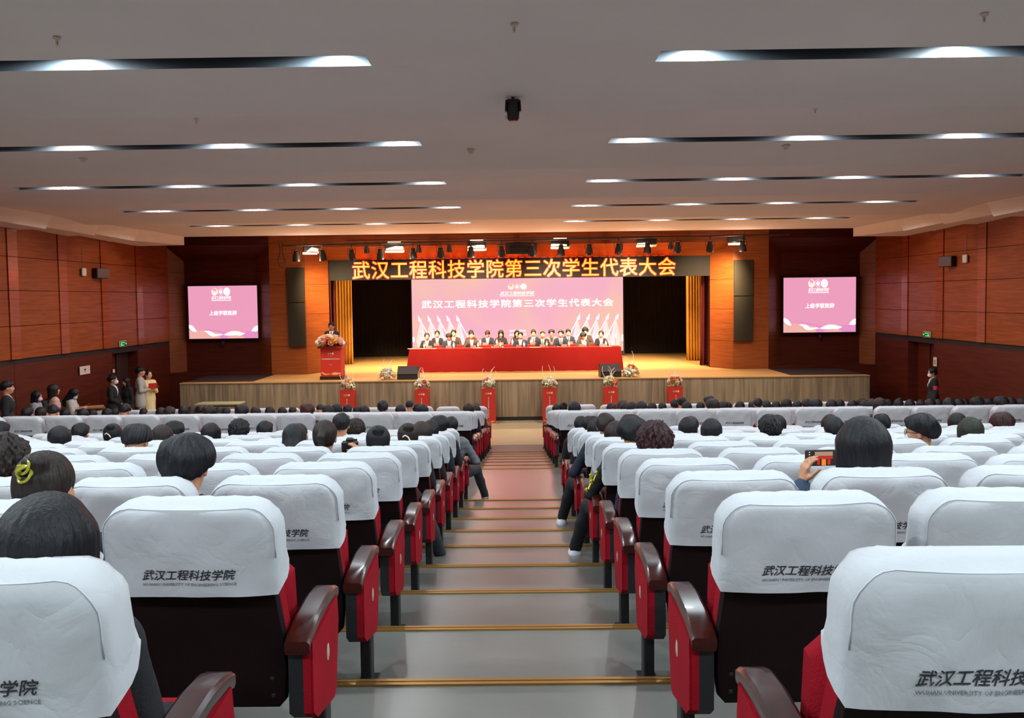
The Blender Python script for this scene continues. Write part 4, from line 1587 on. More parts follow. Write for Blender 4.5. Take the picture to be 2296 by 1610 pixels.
def screen_gradient():
    """the big wall shows a slow mix of pink, peach and violet: light the panel gives off itself"""
    m, nt, b = nt_mat('led_wall_picture')
    b.inputs['Base Color'].default_value = (0.01, 0.01, 0.01, 1)
    tc = nt.nodes.new('ShaderNodeTexCoord')
    n = nt.nodes.new('ShaderNodeTexNoise')
    n.inputs['Scale'].default_value = 0.42
    n.inputs['Detail'].default_value = 1
    n.inputs['Distortion'].default_value = 0.8
    nt.links.new(tc.outputs['Object'], n.inputs['Vector'])
    r = nt.nodes.new('ShaderNodeValToRGB')
    e = r.color_ramp.elements
    e[0].position, e[1].position = 0.36, 0.66
    e[0].color = (*hexc('f2b0c4'), 1)
    e[1].color = (*hexc('f4bfb0'), 1)
    x = e.new(0.5)
    x.color = (*hexc('f3b6bc'), 1)
    nt.links.new(n.outputs['Fac'], r.inputs['Fac'])
    nt.links.new(r.outputs[0], b.inputs['Emission Color'])
    b.inputs['Emission Strength'].default_value = .93
    return m


M_LED = screen_gradient()
# big LED wall at the back of the stage
bx0, bx1, bz0, bz1, bY = -4.17, 4.08, 1.36, 4.24, 34.0
t = thing('led_wall', 'big pink screen with white lettering behind the two rows of people on stage', 'screen', ((bx0 + bx1) / 2, bY, STZ))
o = MB().bx(bx0 - .05 - t.location.x, bx1 + .05 - t.location.x, 0.02, .35, 0, bz1 + .03 - STZ).build('cabinet', M_FRAME, t)
W, H = bx1 - bx0, bz1 - bz0
A = Art(-W / 2, bz0 - STZ, W, H, 0)
A.band([(0, H), (W, H)], [(0, 0), (W, 0)], M_LED, 0)
o = A.build('display', t)
A = Art(-W / 2, bz0 - STZ, W, H, -.004)
emblems(A, W * .5, H * .885, .115, (E_CREAM, E_PALE, E_WHITE, emis('screen_salmon', hexc('f0a88e'), 1.0)), gap=2.15, sy=.95)
A.band([(W * .418, H * .765), (W * .582, H * .765)], [(W * .418, H * .757), (W * .582, H * .757)], E_WHITE)
FL = emis('screen_beam_glow', hexc('f8d3c0'), 1.1)
for i in range(10):     # leaning flag poles with arrowheads and their soft beams
    lf = i < 5
    u = (.0275 + .0453 * i) * W if lf else W - (.021 + .0453 * (i - 5)) * W
    s_ = 1 if lf else -1
    v = H * .515
    A.poly([(u, v), (u + s_ * .15, v - .20), (u + s_ * .11, v - .27), (u + s_ * .02, v - .24)], E_WHITE, 3)
    A.band([(u + s_ * .07, v - .20), (u + s_ * .11, v - .20)], [(u + s_ * .50, v - 1.02), (u + s_ * .56, v - 1.02)], E_WHITE, 2)
    A.band([(u + s_ * .115, v - .26), (u + s_ * .125, v - .26)], [(u + s_ * .105, v - .72), (u + s_ * .125, v - .72)], E_WHITE, 2)
    A.poly([(u + s_ * .115, v - .70), (u + s_ * .075, v - .95), (u + s_ * .115, v - 1.0), (u + s_ * .15, v - .95)], E_WHITE, 3)
    A.poly([(u + s_ * .10, v - .22), (u - s_ * .08, v - 1.0), (u + s_ * .02, v - 1.45), (u + s_ * .14, v - 1.45)], FL, 1)
    A.poly([(u + s_ * .13, v - .22), (u + s_ * .17, v - 1.45), (u + s_ * .28, v - 1.45), (u + s_ * .33, v - 1.0)], E_PALE, 1)
A.band([(0, H * .22), (.09, H * .22)], [(0, H * .15), (.09, H * .15)], E_WHITE, 2)
A.band([(W - .07, H * .22), (W, H * .22)], [(W - .07, H * .13), (W, H * .13)], E_WHITE, 2)
A.build('artwork', t)
RX = (PI / 2, 0, 0)
TITLE = '武汉工程科技学院第三次学生代表大会'
put_text('headline', TITLE, W * .905, .30, (0, -.016, bz0 - STZ + H * .66), RX, E_WHITE, t, bold=.05, spacing=1.18)
put_text('school_name', '武汉工程科技学院', W * .163, .145, (0, -.016, bz0 - STZ + H * .797), RX, E_WHITE, t, shear=.3, bold=.035)
put_text('place_line', '中国·武汉', W * .078, .095, (0, -.016, bz0 - STZ + H * .285), RX, E_WHITE, t, bold=.05)
put_text('date_line', '2022年11月', W * .078, .085, (0, -.016, bz0 - STZ + H * .235), RX, E_WHITE, t, bold=.05)


def side_screen(x0, x1, z0, z1, label):
    Y = 27.42
    t = thing('side_screen', label, 'screen', ((x0 + x1) / 2, Y, z0))
    W, H = x1 - x0, z1 - z0
    MB().bx(-W / 2 - .035, W / 2 + .035, .004, .17, -.035, H + .05).build('frame', M_FRAME, t)
    A = Art(-W / 2, 0, W, H, 0)
    A.band([(0, H), (W, H)], [(0, 0), (W, 0)], E_SIDE, 0)
    A.build('display', t)
    A = Art(-W / 2, 0, W, H, -.003)
    N = 24
    def curve(f, a, b):
        return [((a + (b - a) * k / N) * W, f((a + (b - a) * k / N)) * H) for k in range(N + 1)]
    # violet and peach hills
    A.band(curve(lambda u: .14 + .04 * math.cos((u - .28) * 9), .12, .55), curve(lambda u: 0, .12, .55), E_SIDE2, 1)
    A.band(curve(lambda u: .04 + .22 * max(0, (u - .55)) ** .8, .5, 1), curve(lambda u: 0, .5, 1), E_SIDE2, 1)
    A.band(curve(lambda u: .165 - .0 * u if u < .2 else .165 - .22 * (u - .2) ** 1.0, 0, .45), curve(lambda u: 0, 0, .45), E_SIDE3, 2)
    A.band(curve(lambda u: .055 - 2.2 * (u - .68) ** 2, .56, .80), curve(lambda u: 0, .56, .80), E_SIDE3, 2)
    # white ribbons
    A.band([(W * a, H * b) for a, b in ((0, .265), (.03, .262), (.06, .24), (.09, .19), (.11, .135))],
           [(W * a, H * b) for a, b in ((0, .205), (.03, .165), (.06, .138), (.09, .13), (.11, .132))], E_WHITE, 4)
    A.band([(W * a, H * b) for a, b in ((.905, .135), (.93, .19), (.96, .225), (1, .245))],
           [(W * a, H * b) for a, b in ((.905, .132), (.94, .128), (.97, .125), (1, .14))], E_WHITE, 4)
    A.band([(W * a, H * b) for a, b in ((.22, .145), (.27, .152), (.32, .135), (.37, .09), (.42, .085), (.46, .092), (.50, .07))],
           [(W * a, H * b) for a, b in ((.22, .138), (.26, .115), (.30, .06), (.35, .038), (.40, .045), (.45, .062), (.50, .068))], E_WHITE, 4)
    A.band([(W * a, H * b) for a, b in ((.50, .072), (.55, .105), (.62, .138), (.70, .135), (.76, .112), (.81, .095))],
           [(W * a, H * b) for a, b in ((.50, .068), (.55, .055), (.60, .052), (.68, .058), (.75, .050), (.81, .088))], E_WHITE, 4)
    r = .053 * W * .86
    emblems(A, W * .475, H * .89, r, (E_CREAM, E_PALE, E_WHITE, E_SIDE4), gap=1.95, sy=1.22)
    A.band([(W * .34, H * .73), (W * .625, H * .73)], [(W * .34, H * .717), (W * .625, H * .717)], E_WHITE, 2)
    A.build('artwork', t)
    put_text('school_name', '武汉工程科技学院', W * .285, H * .065, (-W * .018, -.014, H * .775), RX, E_WHITE, t, shear=.3, bold=.04)
    put_text('headline', '上级学联致辞', W * .40, H * .088, (0, -.014, H * .485), RX, E_CREAM if False else E_WHITE, t, bold=.045, shear=.1)
    return t


a, b = at(421, 642, 27.42), at(579, 758, 27.42)
side_screen(a.x, b.x, b.z, a.z, 'pink screen in the left wall niche, with two lines of white characters')
a, b = at(1757, 623, 27.42), at(1918.5, 744, 27.42)
side_screen(a.x, b.x, b.z, a.z, 'pink screen in the right wall niche, with two lines of white characters')

# LED banner over the proscenium opening
t = thing('led_banner', 'black banner across the top of the stage with glowing orange characters', 'banner', (0.02, 27.8, 4.10))
MB().bx(-6.06, 6.08, -.02, .12, 0, .64).build('panel', mat('banner_panel', (0.012, 0.010, 0.008), 0.7, bump=.1, bump_scale=90, spec=.15), t)
E_ORANGE = emis('led_orange', (1.0, 0.06, 0.003), 12.5)
E_HALO = emis('red_halo', (1.0, 0.015, 0.004), 3.0)
ax0, ax1 = at(791, 606, 27.78).x, at(1514, 600, 27.78).x
tw = ax1 - ax0
mid = (ax0 + ax1) / 2 - t.location.x
zt_ = (at(791, 606, 27.78).z + at(1514, 597, 27.78).z) / 2 - 4.10
TK = dict(spacing=1.055)
put_text('lettering_glow', TITLE, tw + .012, .575, (mid, -.026, zt_), RX, E_HALO, t, bold=.05, **TK)  # halo around the letters, put in as a wider glowing copy
put_text('lettering', TITLE, tw, .565, (mid, -.032, zt_), RX, E_ORANGE, t, **TK)
add = MB()
for i in range(40):
    add.box((-4.6 + i * .235, -.028, .655), (.16, .03, .012))
add.build('red_spill_line', emis('red_spill_glow', (1, .03, .02), 1.2), t)  # red light of the letters on the header, put in as glowing dashes

# ------------------------------------------------------------------ curtains
def curtain(x0, x1, Y, z0, z1, m, label, folds, name='stage_curtain', gather=0.0):
    nu, nv = folds * 6, 8
    rs = random.Random(int(abs(x0) * 100))
    ph = [rs.uniform(0, 6) for _ in range(4)]
    def P(i, j):
        u, v = i / nu, j / nv
        x = x0 + (x1 - x0) * u + gather * (1 - v) ** 2 * (u - .5)
        y = Y + .055 * math.sin(u * folds * 2 * PI + .5 * math.sin(v * 3 + ph[0])) + .02 * math.sin(u * folds * 5.3 + ph[1])
        return (x, y, z0 + (z1 - z0) * v + (.012 * math.sin(u * 40) if j == 0 else 0))
    vs = [P(i, j) for j in range(nv + 1) for i in range(nu + 1)]
    n = len(vs)
    vs2 = vs + [(x, y + .012, z) for x, y, z in vs]
    w = nu + 1
    fs = []
    for j in range(nv):
        for i in range(nu):
            a = j * w + i
            fs.append((a, a + 1, a + 1 + w, a + w))
            fs.append((n + a, n + a + w, n + a + w + 1, n + a + 1))
    for i in range(nu):
        fs.append((i, n + i, n + i + 1, i + 1))
    for j in range(nv):
        a = j * w
        fs.append((a, a + w, n + a + w, n + a))
        a = j * w + nu
        fs.append((a, n + a, n + a + w, a + w))
    o = link(name, MB().add(vs2, fs).mesh(name, m, 'all'))
    tag(o, label, 'curtain')
    return o


M_GOLD = mat('gold_satin', 'd8a040', 0.42, var=.08, var_scale=3, spec=.6)
M_DRED = mat('dark_red_velvet', '5a0c12', 0.9)
curtain(-6.68, -5.93, 31.0, STZ + .01, 5.2, M_GOLD, 'gold satin curtain hanging left of the dark backdrop, behind the speaker', 7)
curtain(5.93, 6.60, 30.8, STZ + .01, 5.2, M_GOLD, 'gold satin curtain hanging at the right end of the stage opening', 7)
curtain(-6.55, -6.02, 28.5, STZ + .01, 4.9, M_DRED, 'dark red curtain edge at the left side of the stage opening', 4)
curtain(5.98, 6.42, 28.5, STZ + .01, 4.9, M_DRED, 'dark red curtain edge at the right side of the stage opening', 4, gather=.12)

# ------------------------------------------------------------------ acoustic panels
M_ACO = mat('dark_olive_fabric', '2c2619', 0.95, bump=.2, bump_scale=150)
for (xa, ya, xb, yb, lab) in ((643, 600, 686, 777, 'tall dark fabric panel on the orange wood pier left of the stage'),
                              (1646, 583, 1688, 765, 'tall dark fabric panel on the orange wood pier right of the stage')):
    a, b = at(xa, ya, 26.9), at(xb, yb, 26.9)
    t = thing('acoustic_panel', lab, 'panel', ((a.x + b.x) / 2, 26.92, b.z), 0, 'acoustic panels')
    w, h = b.x - a.x, a.z - b.z
    MB().box((0, 0, h * .277), (w, .09, h * .55), 0, None, .008).build('lower_panel', M_ACO, t)
    MB().box((0, 0, h * .780), (w, .09, h * .44), 0, None, .008).build('upper_panel', M_ACO, t)

# ------------------------------------------------------------------ lighting pipe, par cans, soft panels
PY, PZ = 25.5, 5.10
M_PIPE2 = mat('dull_steel_pipe', '5a5048', 0.45, 0.7)
t = thing('lighting_pipe', 'long steel pipe carrying the stage lights in front of the stage header', 'pipe', (0, PY, PZ))
pr = MB().tube([(-6.9, 0, -.02), (7.9, 0, .12)], .025, 10).build('pipe', M_PIPE2, t)
for x in (-6.4, -2.3, 2.05, 6.6):
    z_ = -.02 + .14 * (x + 6.9) / 14.8
    MB().tube([(x, 0, z_), (x, 0, .42)], .008, 6).build('hanger_rod', M_PIPE2, t)
M_CAN = mat('black_lamp_housing', (0.014, 0.014, 0.015), 0.42)
M_LENS = mat('lamp_glass', (0.35, 0.33, 0.30), 0.08, 0.6)
M_YOKE = mat('lamp_yoke', (0.05, 0.02, 0.02), 0.5)


def pipe_z(x):
    return PZ - .02 + .14 * (x + 6.9) / 14.8


def par_can(px, Y, label, s=1.0, tilt=0.0, yaw=0.0):
    x = at(px, 555, Y).x
    t = thing('stage_spotlight', label, 'spotlight', (x, Y, pipe_z(x) if Y < 26 else 5.22), yaw, 'black spotlights over the stage')
    t.scale = (s, s, s)
    MB().box((0, 0, -.02), (.05, .05, .07), 0, None, .008).build('clamp', M_PIPE2, t)
    yk = MB().tube([(0, 0, -.05), (0, 0, -.11)], .011, 6)
    yk.tube([(-.12, 0, -.30), (-.12, 0, -.12), (.12, 0, -.12), (.12, 0, -.30)], .008, 6)
    yk.build('yoke', M_YOKE, t)
    M = Matrix.Translation((0, 0, -.30)) @ Matrix.Rotation(tilt, 4, 'X')
    b = MB().lathe([(.045, .15), (.07, .13), (.075, .05), (.10, .0), (.108, -.10), (.114, -.11), (.114, -.16), (.10, -.16), (.095, -.10)], 18, M=M)
    b.build('housing', M_CAN, t, True)
    MB().lathe([(.001, .152), (.040, .152), (.034, .175), (.001, .18)], 14, M=M).build('rear_cap', M_LENS, t, True)
    MB().lathe([(.001, -.118), (.094, -.118), (.094, -.112), (.001, -.112)], 16, M=M).build('lens', M_LENS, t, True)


cans = [(664, .25), (723, -.3), (788, 0), (852.5, 0), (926, 0), (988, 0), (1056, 0), (1124, 0), (1193, 0), (1258, 0), (1321, 0),
        (1387, 0), (1451.6, 0), (1519.5, 0), (1592, -.1), (1665, -.45)]
for i, (px, yw) in enumerate(cans):
    par_can(px, PY, 'black spotlight on the front pipe, %s from the left' % ORD[i], 1.0, .18, yw)
back = [822, 939, 1007, 1124, 1193, 1321, 1391, 1504]
for i, px in enumerate(back):
    par_can(px, 26.4, 'smaller black spotlight close under the ceiling behind the pipe, %s from the left' % ORD[i], .72, .3, 0)
t = thing('back_pipe', 'thin dark pipe close under the ceiling behind the row of stage lights', 'pipe', (0, 26.4, 5.26))
MB().tube([(-5.2, 0, 0), (5.6, 0, 0)], .02, 8).build('pipe', M_PIPE2, t)
for x in (-4.8, 0.1, 5.2):
    MB().tube([(x, 0, 0), (x, 0, 1.13)], .01, 6).build('hanger_rod', M_PIPE2, t)

E_PANEL = emis('soft_panel_glow', (1.0, 0.84, 0.56), 3.2)
M_BARN = mat('cream_barn_door', 'd8c8a0', 0.5)
for i, (px, w, yw) in enumerate(((697, .44, .5), (884, .55, .1), (1069, .55, .05), (1256, .55, 0), (1450, .58, -.05), (1650, .5, -.45))):
    x = at(px, 550, 25.85).x
    t = thing('soft_light_panel', 'flat glowing stage light with open flaps, %s from the left' % ORD[i], 'stage light', (x, 25.85, pipe_z(x) + .02), yw, 'flat glowing light panels')
    MB().box((0, 0, -.11), (w, .09, .17), 0, Matrix.Rotation(.15, 3, 'X'), .01).build('housing', M_CAN, t)
    MB().tube([(-w / 2 - .02, 0, -.14), (-w / 2 - .02, 0, .02), (w / 2 + .02, 0, .02), (w / 2 + .02, 0, -.14)], .008, 6).build('yoke', M_YOKE, t)
    e = MB()
    e.box((0, .052, -.118), (w * .92, .010, .15), 0, Matrix.Rotation(.15, 3, 'X'))
    e.build('diffuser', E_PANEL, t)
    for nm, c_, d_, r_ in (('top_flap', (0, .12, .0), (w, .008, .12), -1.1), ('bottom_flap', (0, .115, -.235), (w, .008, .06), .35), ('side_flap', (w / 2 + .01, .10, -.15), (.008, .16, .16), 0)):
        MB().box(c_, d_, 0, Matrix.Rotation(r_, 3, 'X')).build('flap', M_BARN, t)
    lamp = MB().tube([(-w * .35, -.005, .035), (w * .35, -.005, .035)], .014, 8)
    if i in (1, 2, 3):
        lamp.build('tube_lamp', E_PANEL, t)
t = thing('cable_loop', 'dark cable hanging in a loop left of the stage lights', 'cable', at(630, 548, 25.5))
MB().tube([(-.06, 0, .06), (-.03, 0, -.2), (-.10, 0, -.45), (-.07, 0, -.62), (.05, 0, -.68), (.12, 0, -.56), (.06, 0, -.35), (.02, 0, -.1), (.04, 0, .06)], .012, 6).build('cable', M_CAN, t, True)
a, b = at(1134, 546, 27.1), at(1204, 570, 27.1)
t = thing('projector_slot', 'black rectangular box set into the wooden header above the banner', 'box', ((a.x + b.x) / 2, 27.0, b.z))
MB().bx(-(b.x - a.x) / 2, (b.x - a.x) / 2, -.05, .3, 0, a.z - b.z, 0, .01).build('housing', M_CAN, t)
MB().bx(-.35, .35, -.056, -.05, .05, .25).build('front_glass', mat('dark_glass', (.01, .01, .012), .1), t)

# ------------------------------------------------------------------ ceiling fittings
M_WPL = mat('white_plastic', 'd9d0be', 0.5)
M_REDB = mat('red_bulb', 'c02018', 0.3)


def ceil_at(px, py, z=CEIL - .01):
    d = at(px, py, 10) - Vector((0, 0, CZ))
    k = (z - CZ) / d.z
    return Vector((d.x * k, d.y * k, z))


SPR = [((128, 85), 'small white ceiling sprinkler near the top left corner of the photo'),
       ((1153, 55), 'small white ceiling sprinkler at the top centre of the photo'),
       ((2207, 32), 'small white ceiling sprinkler near the top right corner of the photo'),
       ((440, 268), 'small white ceiling sprinkler between the first two light slots on the left'),
       ((1828, 244), 'small dark ceiling sprinkler between the first two light slots on the right')]
for i, ((px, py), lab) in enumerate(SPR):
    p = ceil_at(px, py)
    s = .85 if i < 3 else .7
    t = thing('sprinkler', lab, 'sprinkler', p, 0, 'ceiling sprinklers')
    t.scale = (s, s, s)
    MB().lathe([(.001, .0), (.035, .0), (.030, -.012), (.012, -.018), (.001, -.018)], 14).build('rose', M_WPL, t, True)
    MB().tube([(-.010, 0, -.016), (-.014, 0, -.045), (0, 0, -.062), (.014, 0, -.045), (.010, 0, -.016)], .003, 5).tube([(0, 0, -.018), (0, 0, -.03)], .006, 6).build('frame', M_WPL, t)
    MB().tube([(0, 0, -.028), (0, 0, -.055)], .004, 6).build('bulb', M_REDB, t)
    MB().lathe([(.001, -.062), (.016, -.062), (.016, -.065), (.001, -.065)], 10).build('deflector', M_WPL, t)
for (px, py), lab in (((1056, 335), 'round cream smoke detector at mid ceiling, left of the centre line'),
                      ((187, 354), 'round cream smoke detector just behind the second left light slot'),
                      ((1762, 326), 'round cream smoke detector just behind the second right light slot')):
    p = ceil_at(px, py)
    t = thing('smoke_detector', lab, 'smoke detector', p, 0, 'ceiling smoke detectors')
    MB().lathe([(.001, 0), (.055, 0), (.055, -.015), (.045, -.022), (.001, -.022)], 18).build('base', M_WPL, t, True)
    MB().lathe([(.001, -.02), (.036, -.022), (.032, -.045), (.02, -.055), (.001, -.055)], 16).build('sensor_head', M_WPL, t, True)
p = ceil_at(1150, 214, CEIL - .03)
t = thing('ceiling_camera', 'black swivel camera hanging from the middle of the ceiling', 'camera', p)
MB().tube([(0, 0, .01), (0, 0, -.05)], .014, 8).build('stem', M_PIPE2, t)
fk = MB().box((0, 0, -.055), (.125, .10, .03), 0, None, .012)
for sx in (-1, 1):
    fk.box((sx * .066, 0, -.10), (.018, .085, .11), 0, Matrix.Rotation(-sx * .06, 3, 'Y'), .008)
fk.build('fork', M_CAN, t)
MB().lathe([(.001, -.062), (.050, -.064), (.060, -.08), (.062, -.12), (.056, -.215), (.046, -.235), (.001, -.237)], 12).build('head', M_CAN, t, True)
MB().lathe([(.001, -.236), (.034, -.236), (.034, -.243), (.001, -.243)], 16).build('lens', mat('copper_ring', 'a5562a', .3, .6), t, True)
MB().tube([(-.02, -.05, -.03), (-.045, -.06, -.015), (-.035, -.055, .01)], .004, 5).build('cable', M_WPL, t)
MB().box((-.070, -.01, -.205), (.012, .02, .03), 0, None, .003).build('side_clip', M_WPL, t)

# ------------------------------------------------------------------ things on the side walls
def wall_point(px, py, side):
    XF = XL if side < 0 else XR
    lo, hi = 8.0, 30.0
    for _ in range(40):
        m_ = (lo + hi) / 2
        x = at(px, py, m_).x
        if (x - XF(m_)) * side > 0:
            hi = m_
        else:
            lo = m_
    p = at(px, py, lo)
    return p


M_GREY = mat('off_white_box', 'c9bfae', 0.5)
for side, boxp, whp, exit_, dname in ((-1, (211, 613), (179, 610), (269, 771), 'left'), (1, (2140, 586), (2173, 580), (2085, 750), 'right')):
    p = wall_point(*boxp, side)
    p.x -= side * .16
    t = thing('wall_speaker', 'small black box speaker high on the %s wood wall' % dname, 'speaker', p, side * .35)
    MB().box((0, 0, 0), (.22, .42, .27), 0, None, .012).build('cabinet', M_CAN, t)
    MB().box((-side * .112, 0, 0), (.006, .38, .23), 0).build('grille', mat('speaker_grille', (.02, .012, .014), .35), t)
    MB().box((side * .13, 0, 0), (.08, .06, .06), 0).build('bracket', M_PIPE2, t)
    p = wall_point(*whp, side)
    p.x -= side * .10
    t = thing('wall_access_point', 'small white box beside the black speaker on the %s wood wall' % dname, 'box', p)
    MB().box((0, 0, 0), (.05, .20, .20), 0, None, .015).build('case', M_GREY, t)
    MB().tube([(side * .02, .02, .10), (side * .03, .03, .35), (side * .03, .02, .62)], .006, 5).build('cable', M_PIPE2, t)
    MB().box((-side * .027, .05, -.07), (.004, .02, .008), 0).build('status_light', M_WPL, t)
    p = wall_point(*exit_, side)
    p.x -= side * .08
    t = thing('exit_sign', 'lit green exit sign over the dark door in the %s wall' % dname, 'exit sign', p, 0)
    MB().box((0, 0, 0), (.04, .40, .16), 0, None, .005).build('case', M_GREY, t)
    MB().box((-side * .0215, 0, 0), (.003, .37, .135)).build('face', mat('exit_face', (.004, .02, .008), .3), t)
    E_G = emis('exit_green', (.10, 1.0, .25), 1.6)
    rz = PI / 2 if side < 0 else -PI / 2
    put_text('lettering', '安全出口', .15, .042, (-side * .0245, .0, .035), (PI / 2, 0, rz), E_G, t)
    put_text('lettering', 'EXIT', .10, .034, (-side * .0245, .0, -.035), (PI / 2, 0, rz), E_G, t)
    m_ = MB()
    # running figure and arrow
    s_ = -side * .0245
    m_.box((s_, -.12, .0), (.002, .035, .06)).box((s_, -.12, .045), (.002, .022, .022)).box((s_, -.10, -.035), (.002, .05, .014), 0, Matrix.Rotation(.7, 3, 'X')).box((s_, -.14, -.035), (.002, .05, .014), 0, Matrix.Rotation(-.7, 3, 'X'))
    m_.box((s_, .13, 0), (.002, .06, .014)).box((s_, .15, .012), (.002, .04, .012), 0, Matrix.Rotation(-.7, 3, 'X')).box((s_, .15, -.012), (.002, .04, .012), 0, Matrix.Rotation(.7, 3, 'X'))
    m_.build('pictogram', E_G, t)

M_PAPER = mat('paper', 'c9b9b0', 0.8)
p = wall_point(186, 830, -1); p.x += .05
t = thing('paper_notice', 'square white paper notice with a small dark mark on the left wall', 'notice', p)
MB().box((0, 0, 0), (.006, .52, .21), 0).build('sheet', M_PAPER, t)
MB().box((.004, 0, .02), (.002, .09, .03), 0).box((.004, 0, -.02), (.002, .03, .05), 0).build('mark', M_INK, t)
p = wall_point(251, 832, -1); p.x += .05
t = thing('light_switch', 'small white switch plate by the left side door', 'switch', p)
MB().box((0, 0, 0), (.02, .10, .09), 0, None, .004).build('plate', M_WPL, t)
MB().box((.012, 0, 0), (.006, .04, .05), 0).build('rocker', M_WPL, t)
p = wall_point(2101, 811, 1); p.x -= .05
t = thing('wall_notice', 'narrow framed white notice on the right wall beside the door', 'notice', p)
MB().box((0, 0, 0), (.02, .18, .24), 0, None, .003).build('frame', M_GREY, t)
MB().box((-.012, 0, -.01), (.003, .11, .13), 0).build('print', mat('notice_print', 'a58a6a', .8), t)
for (px, py, lab) in ((499, 770, 'small dome camera on the wall below the left pink screen'), (1840, 755, 'small dome camera on the wall below the right pink screen')):
    p = at(px, py, 27.45)
    t = thing('dome_camera', lab, 'camera', p)
    MB().box((0, .06, .04), (.10, .10, .10), 0, None, .02).build('bracket', M_CAN, t)
    MB().lathe([(.001, -.08), (.03, -.075), (.055, -.04), (.06, 0), (.06, .03), (.001, .03)], 16).build('dome', mat('smoked_dome', (.03, .025, .02), .12), t, True)

# ------------------------------------------------------------------ stage furniture
M_TCLOTH = mat('red_tablecloth', '7e0f0c', 0.85, var=.06, var_scale=3, bump=.06, bump_scale=60, spec=.2)
M_LECT = mat('red_lectern_print', 'b82a16', 0.55)
M_CARD = mat('red_name_card', 'c8281c', 0.5)
M_CARDTXT = mat('card_lettering', '3a0c08', 0.6)


def cloth_table(x0, x1, y0, y1, h, label, cloth_label, seed):
    """folding tables under one long cloth that reaches the floor in soft folds"""
    t = thing('long_table', label, 'table', ((x0 + x1) / 2, (y0 + y1) / 2, STZ))
    W, D = (x1 - x0) / 2, (y1 - y0) / 2
    MB().box((0, 0, h - .025), (2 * W - .04, 2 * D - .04, .03)).build('tabletop', M_WPL, t)
    for sx in (-1, -.33, .33, 1):
        for sy in (-1, 1):
            MB().tube([(sx * (W - .08), sy * (D - .06), 0), (sx * (W - .08), sy * (D - .06), h - .03)], .014, 6).build('leg', M_PIPE2, t)
    # cloth: loops going down, flaring a little towards the floor
    per = []
    n1, n2 = 60, 12
    for i in range(n1):
        per.append((-W + 2 * W * i / n1, -D, 0, -1))
    for i in range(n2):
        per.append((W, -D + 2 * D * i / n2, 1, 0))
    for i in range(n1):
        per.append((W - 2 * W * i / n1, D, 0, 1))
    for i in range(n2):
        per.append((-W, D - 2 * D * i / n2, -1, 0))
    N = len(per)
    vs, fs = [], []
    lv = [h + .002, h - .012, h - .06, h * .66, h * .35, .10, .006]
    for j, z in enumerate(lv):
        dz = 1 - z / h
        for i, (x, y, nx, ny) in enumerate(per):
            cor = 1 if (i in (0, n1, n1 + n2, 2 * n1 + n2)) else 0
            o = (0 if j == 0 else .012) + dz * (.035 + .016 * math.sin(i * .9 + seed) + .010 * math.sin(i * 2.3 + seed * 2) + .05 * cor)
            sxx = 1 if x > 0 else -1
            syy = 1 if y > 0 else -1
            vs.append((x + (nx or (cor * sxx)) * o, y + (ny or (cor * syy)) * o, z + (.008 * math.sin(i * 1.7) if j == 6 else 0)))
    for j in range(len(lv) - 1):
        for i in range(N):
            k = (i + 1) % N
            fs.append((j * N + i, (j + 1) * N + i, (j + 1) * N + k, j * N + k))
    fs.append(tuple(range(N)))
    c = MB().add(vs, fs).build('tablecloth', M_TCLOTH, None, True)
    c.location = t.location
    tag(c, cloth_label, 'tablecloth')


cloth_table(-3.42, 3.17, 27.15, 27.75, .735, 'long front table on stage hidden under a red cloth', 'long plain red cloth over the front table on stage, reaching the floor', 1)
cloth_table(-3.05, 2.75, 28.75, 29.30, .735, 'second table on stage behind the front one, under a red cloth', 'red cloth on the second table, seen between the people in the front row', 4)

card_me = MB().prism([(-.045, 0), (.045, 0), (0, .085)], 'x', -.085, .085).mesh('card', M_CARD)
M_BOT = mat('clear_plastic', (.92, .94, .95), .08, trans=.75, spec=.5)
M_BLAB = mat('bottle_label', 'e8e2e0', .6)
M_BCAP = mat('red_bottle_cap', 'c81c28', .4)
bot = {'body': MB().lathe([(.001, 0), (.030, 0), (.032, .01), (.032, .135), (.028, .155), (.014, .185), (.012, .20), (.001, .20)], 14).mesh('body', M_BOT, True),
       'label': MB().lathe([(.0325, .06), (.0335, .06), (.0335, .125), (.0325, .125)], 14).mesh('label', M_BLAB, True),
       'cap': MB().lathe([(.001, .195), (.0145, .195), (.0145, .218), (.001, .218)], 12).mesh('cap', M_BCAP, True)}
FRONT = [('woman', 957), ('man', 1007), ('man', 1057.5), ('man', 1166.5), ('man', 1216.5), ('man', 1257.6), ('man', 1307.6), ('woman', 1348)]
cards1 = [962, 1006, 1061, 1113, 1163, 1216, 1265, 1304, 1350]
cards2 = [979, 1088, 1123, 1196, 1238, 1279]
bots1 = [951, 1017, 1072, 1122, 1175, 1226, 1276, 1313, 1359]
bots2 = [1077, 1114, 1149, 1191, 1231]
TZ = STZ + .738
for row, Y, cs, bs, nm in ((1, 27.28, cards1, bots1, 'front'), (2, 28.87, cards2, bots2, 'rear')):
    for i, px in enumerate(cs):
        t = thing('name_card', 'folded red name card, %s from the left on the %s table on stage' % (ORD[i], nm), 'name card', (at(px, 775, Y).x, Y, TZ), 0, 'red name cards on the stage tables')
        link('card', card_me, t)
        put_text('lettering', '代表' if i % 2 else '来宾', .085, .034, (0, -.0295, .032), (math.radians(62), 0, 0), M_CARDTXT, t)
    for i, px in enumerate(bs):
        t = thing('water_bottle', 'water bottle with red cap, %s from left on the %s stage table' % (ORD[i], nm), 'bottle', (at(px, 775, Y).x, Y + .06, TZ), 0, 'water bottles on the stage tables')
        for k_, m_ in bot.items():
            link(k_, m_, t)
M_CUP = mat('green_cup_sleeve', '3c5a34', .6)
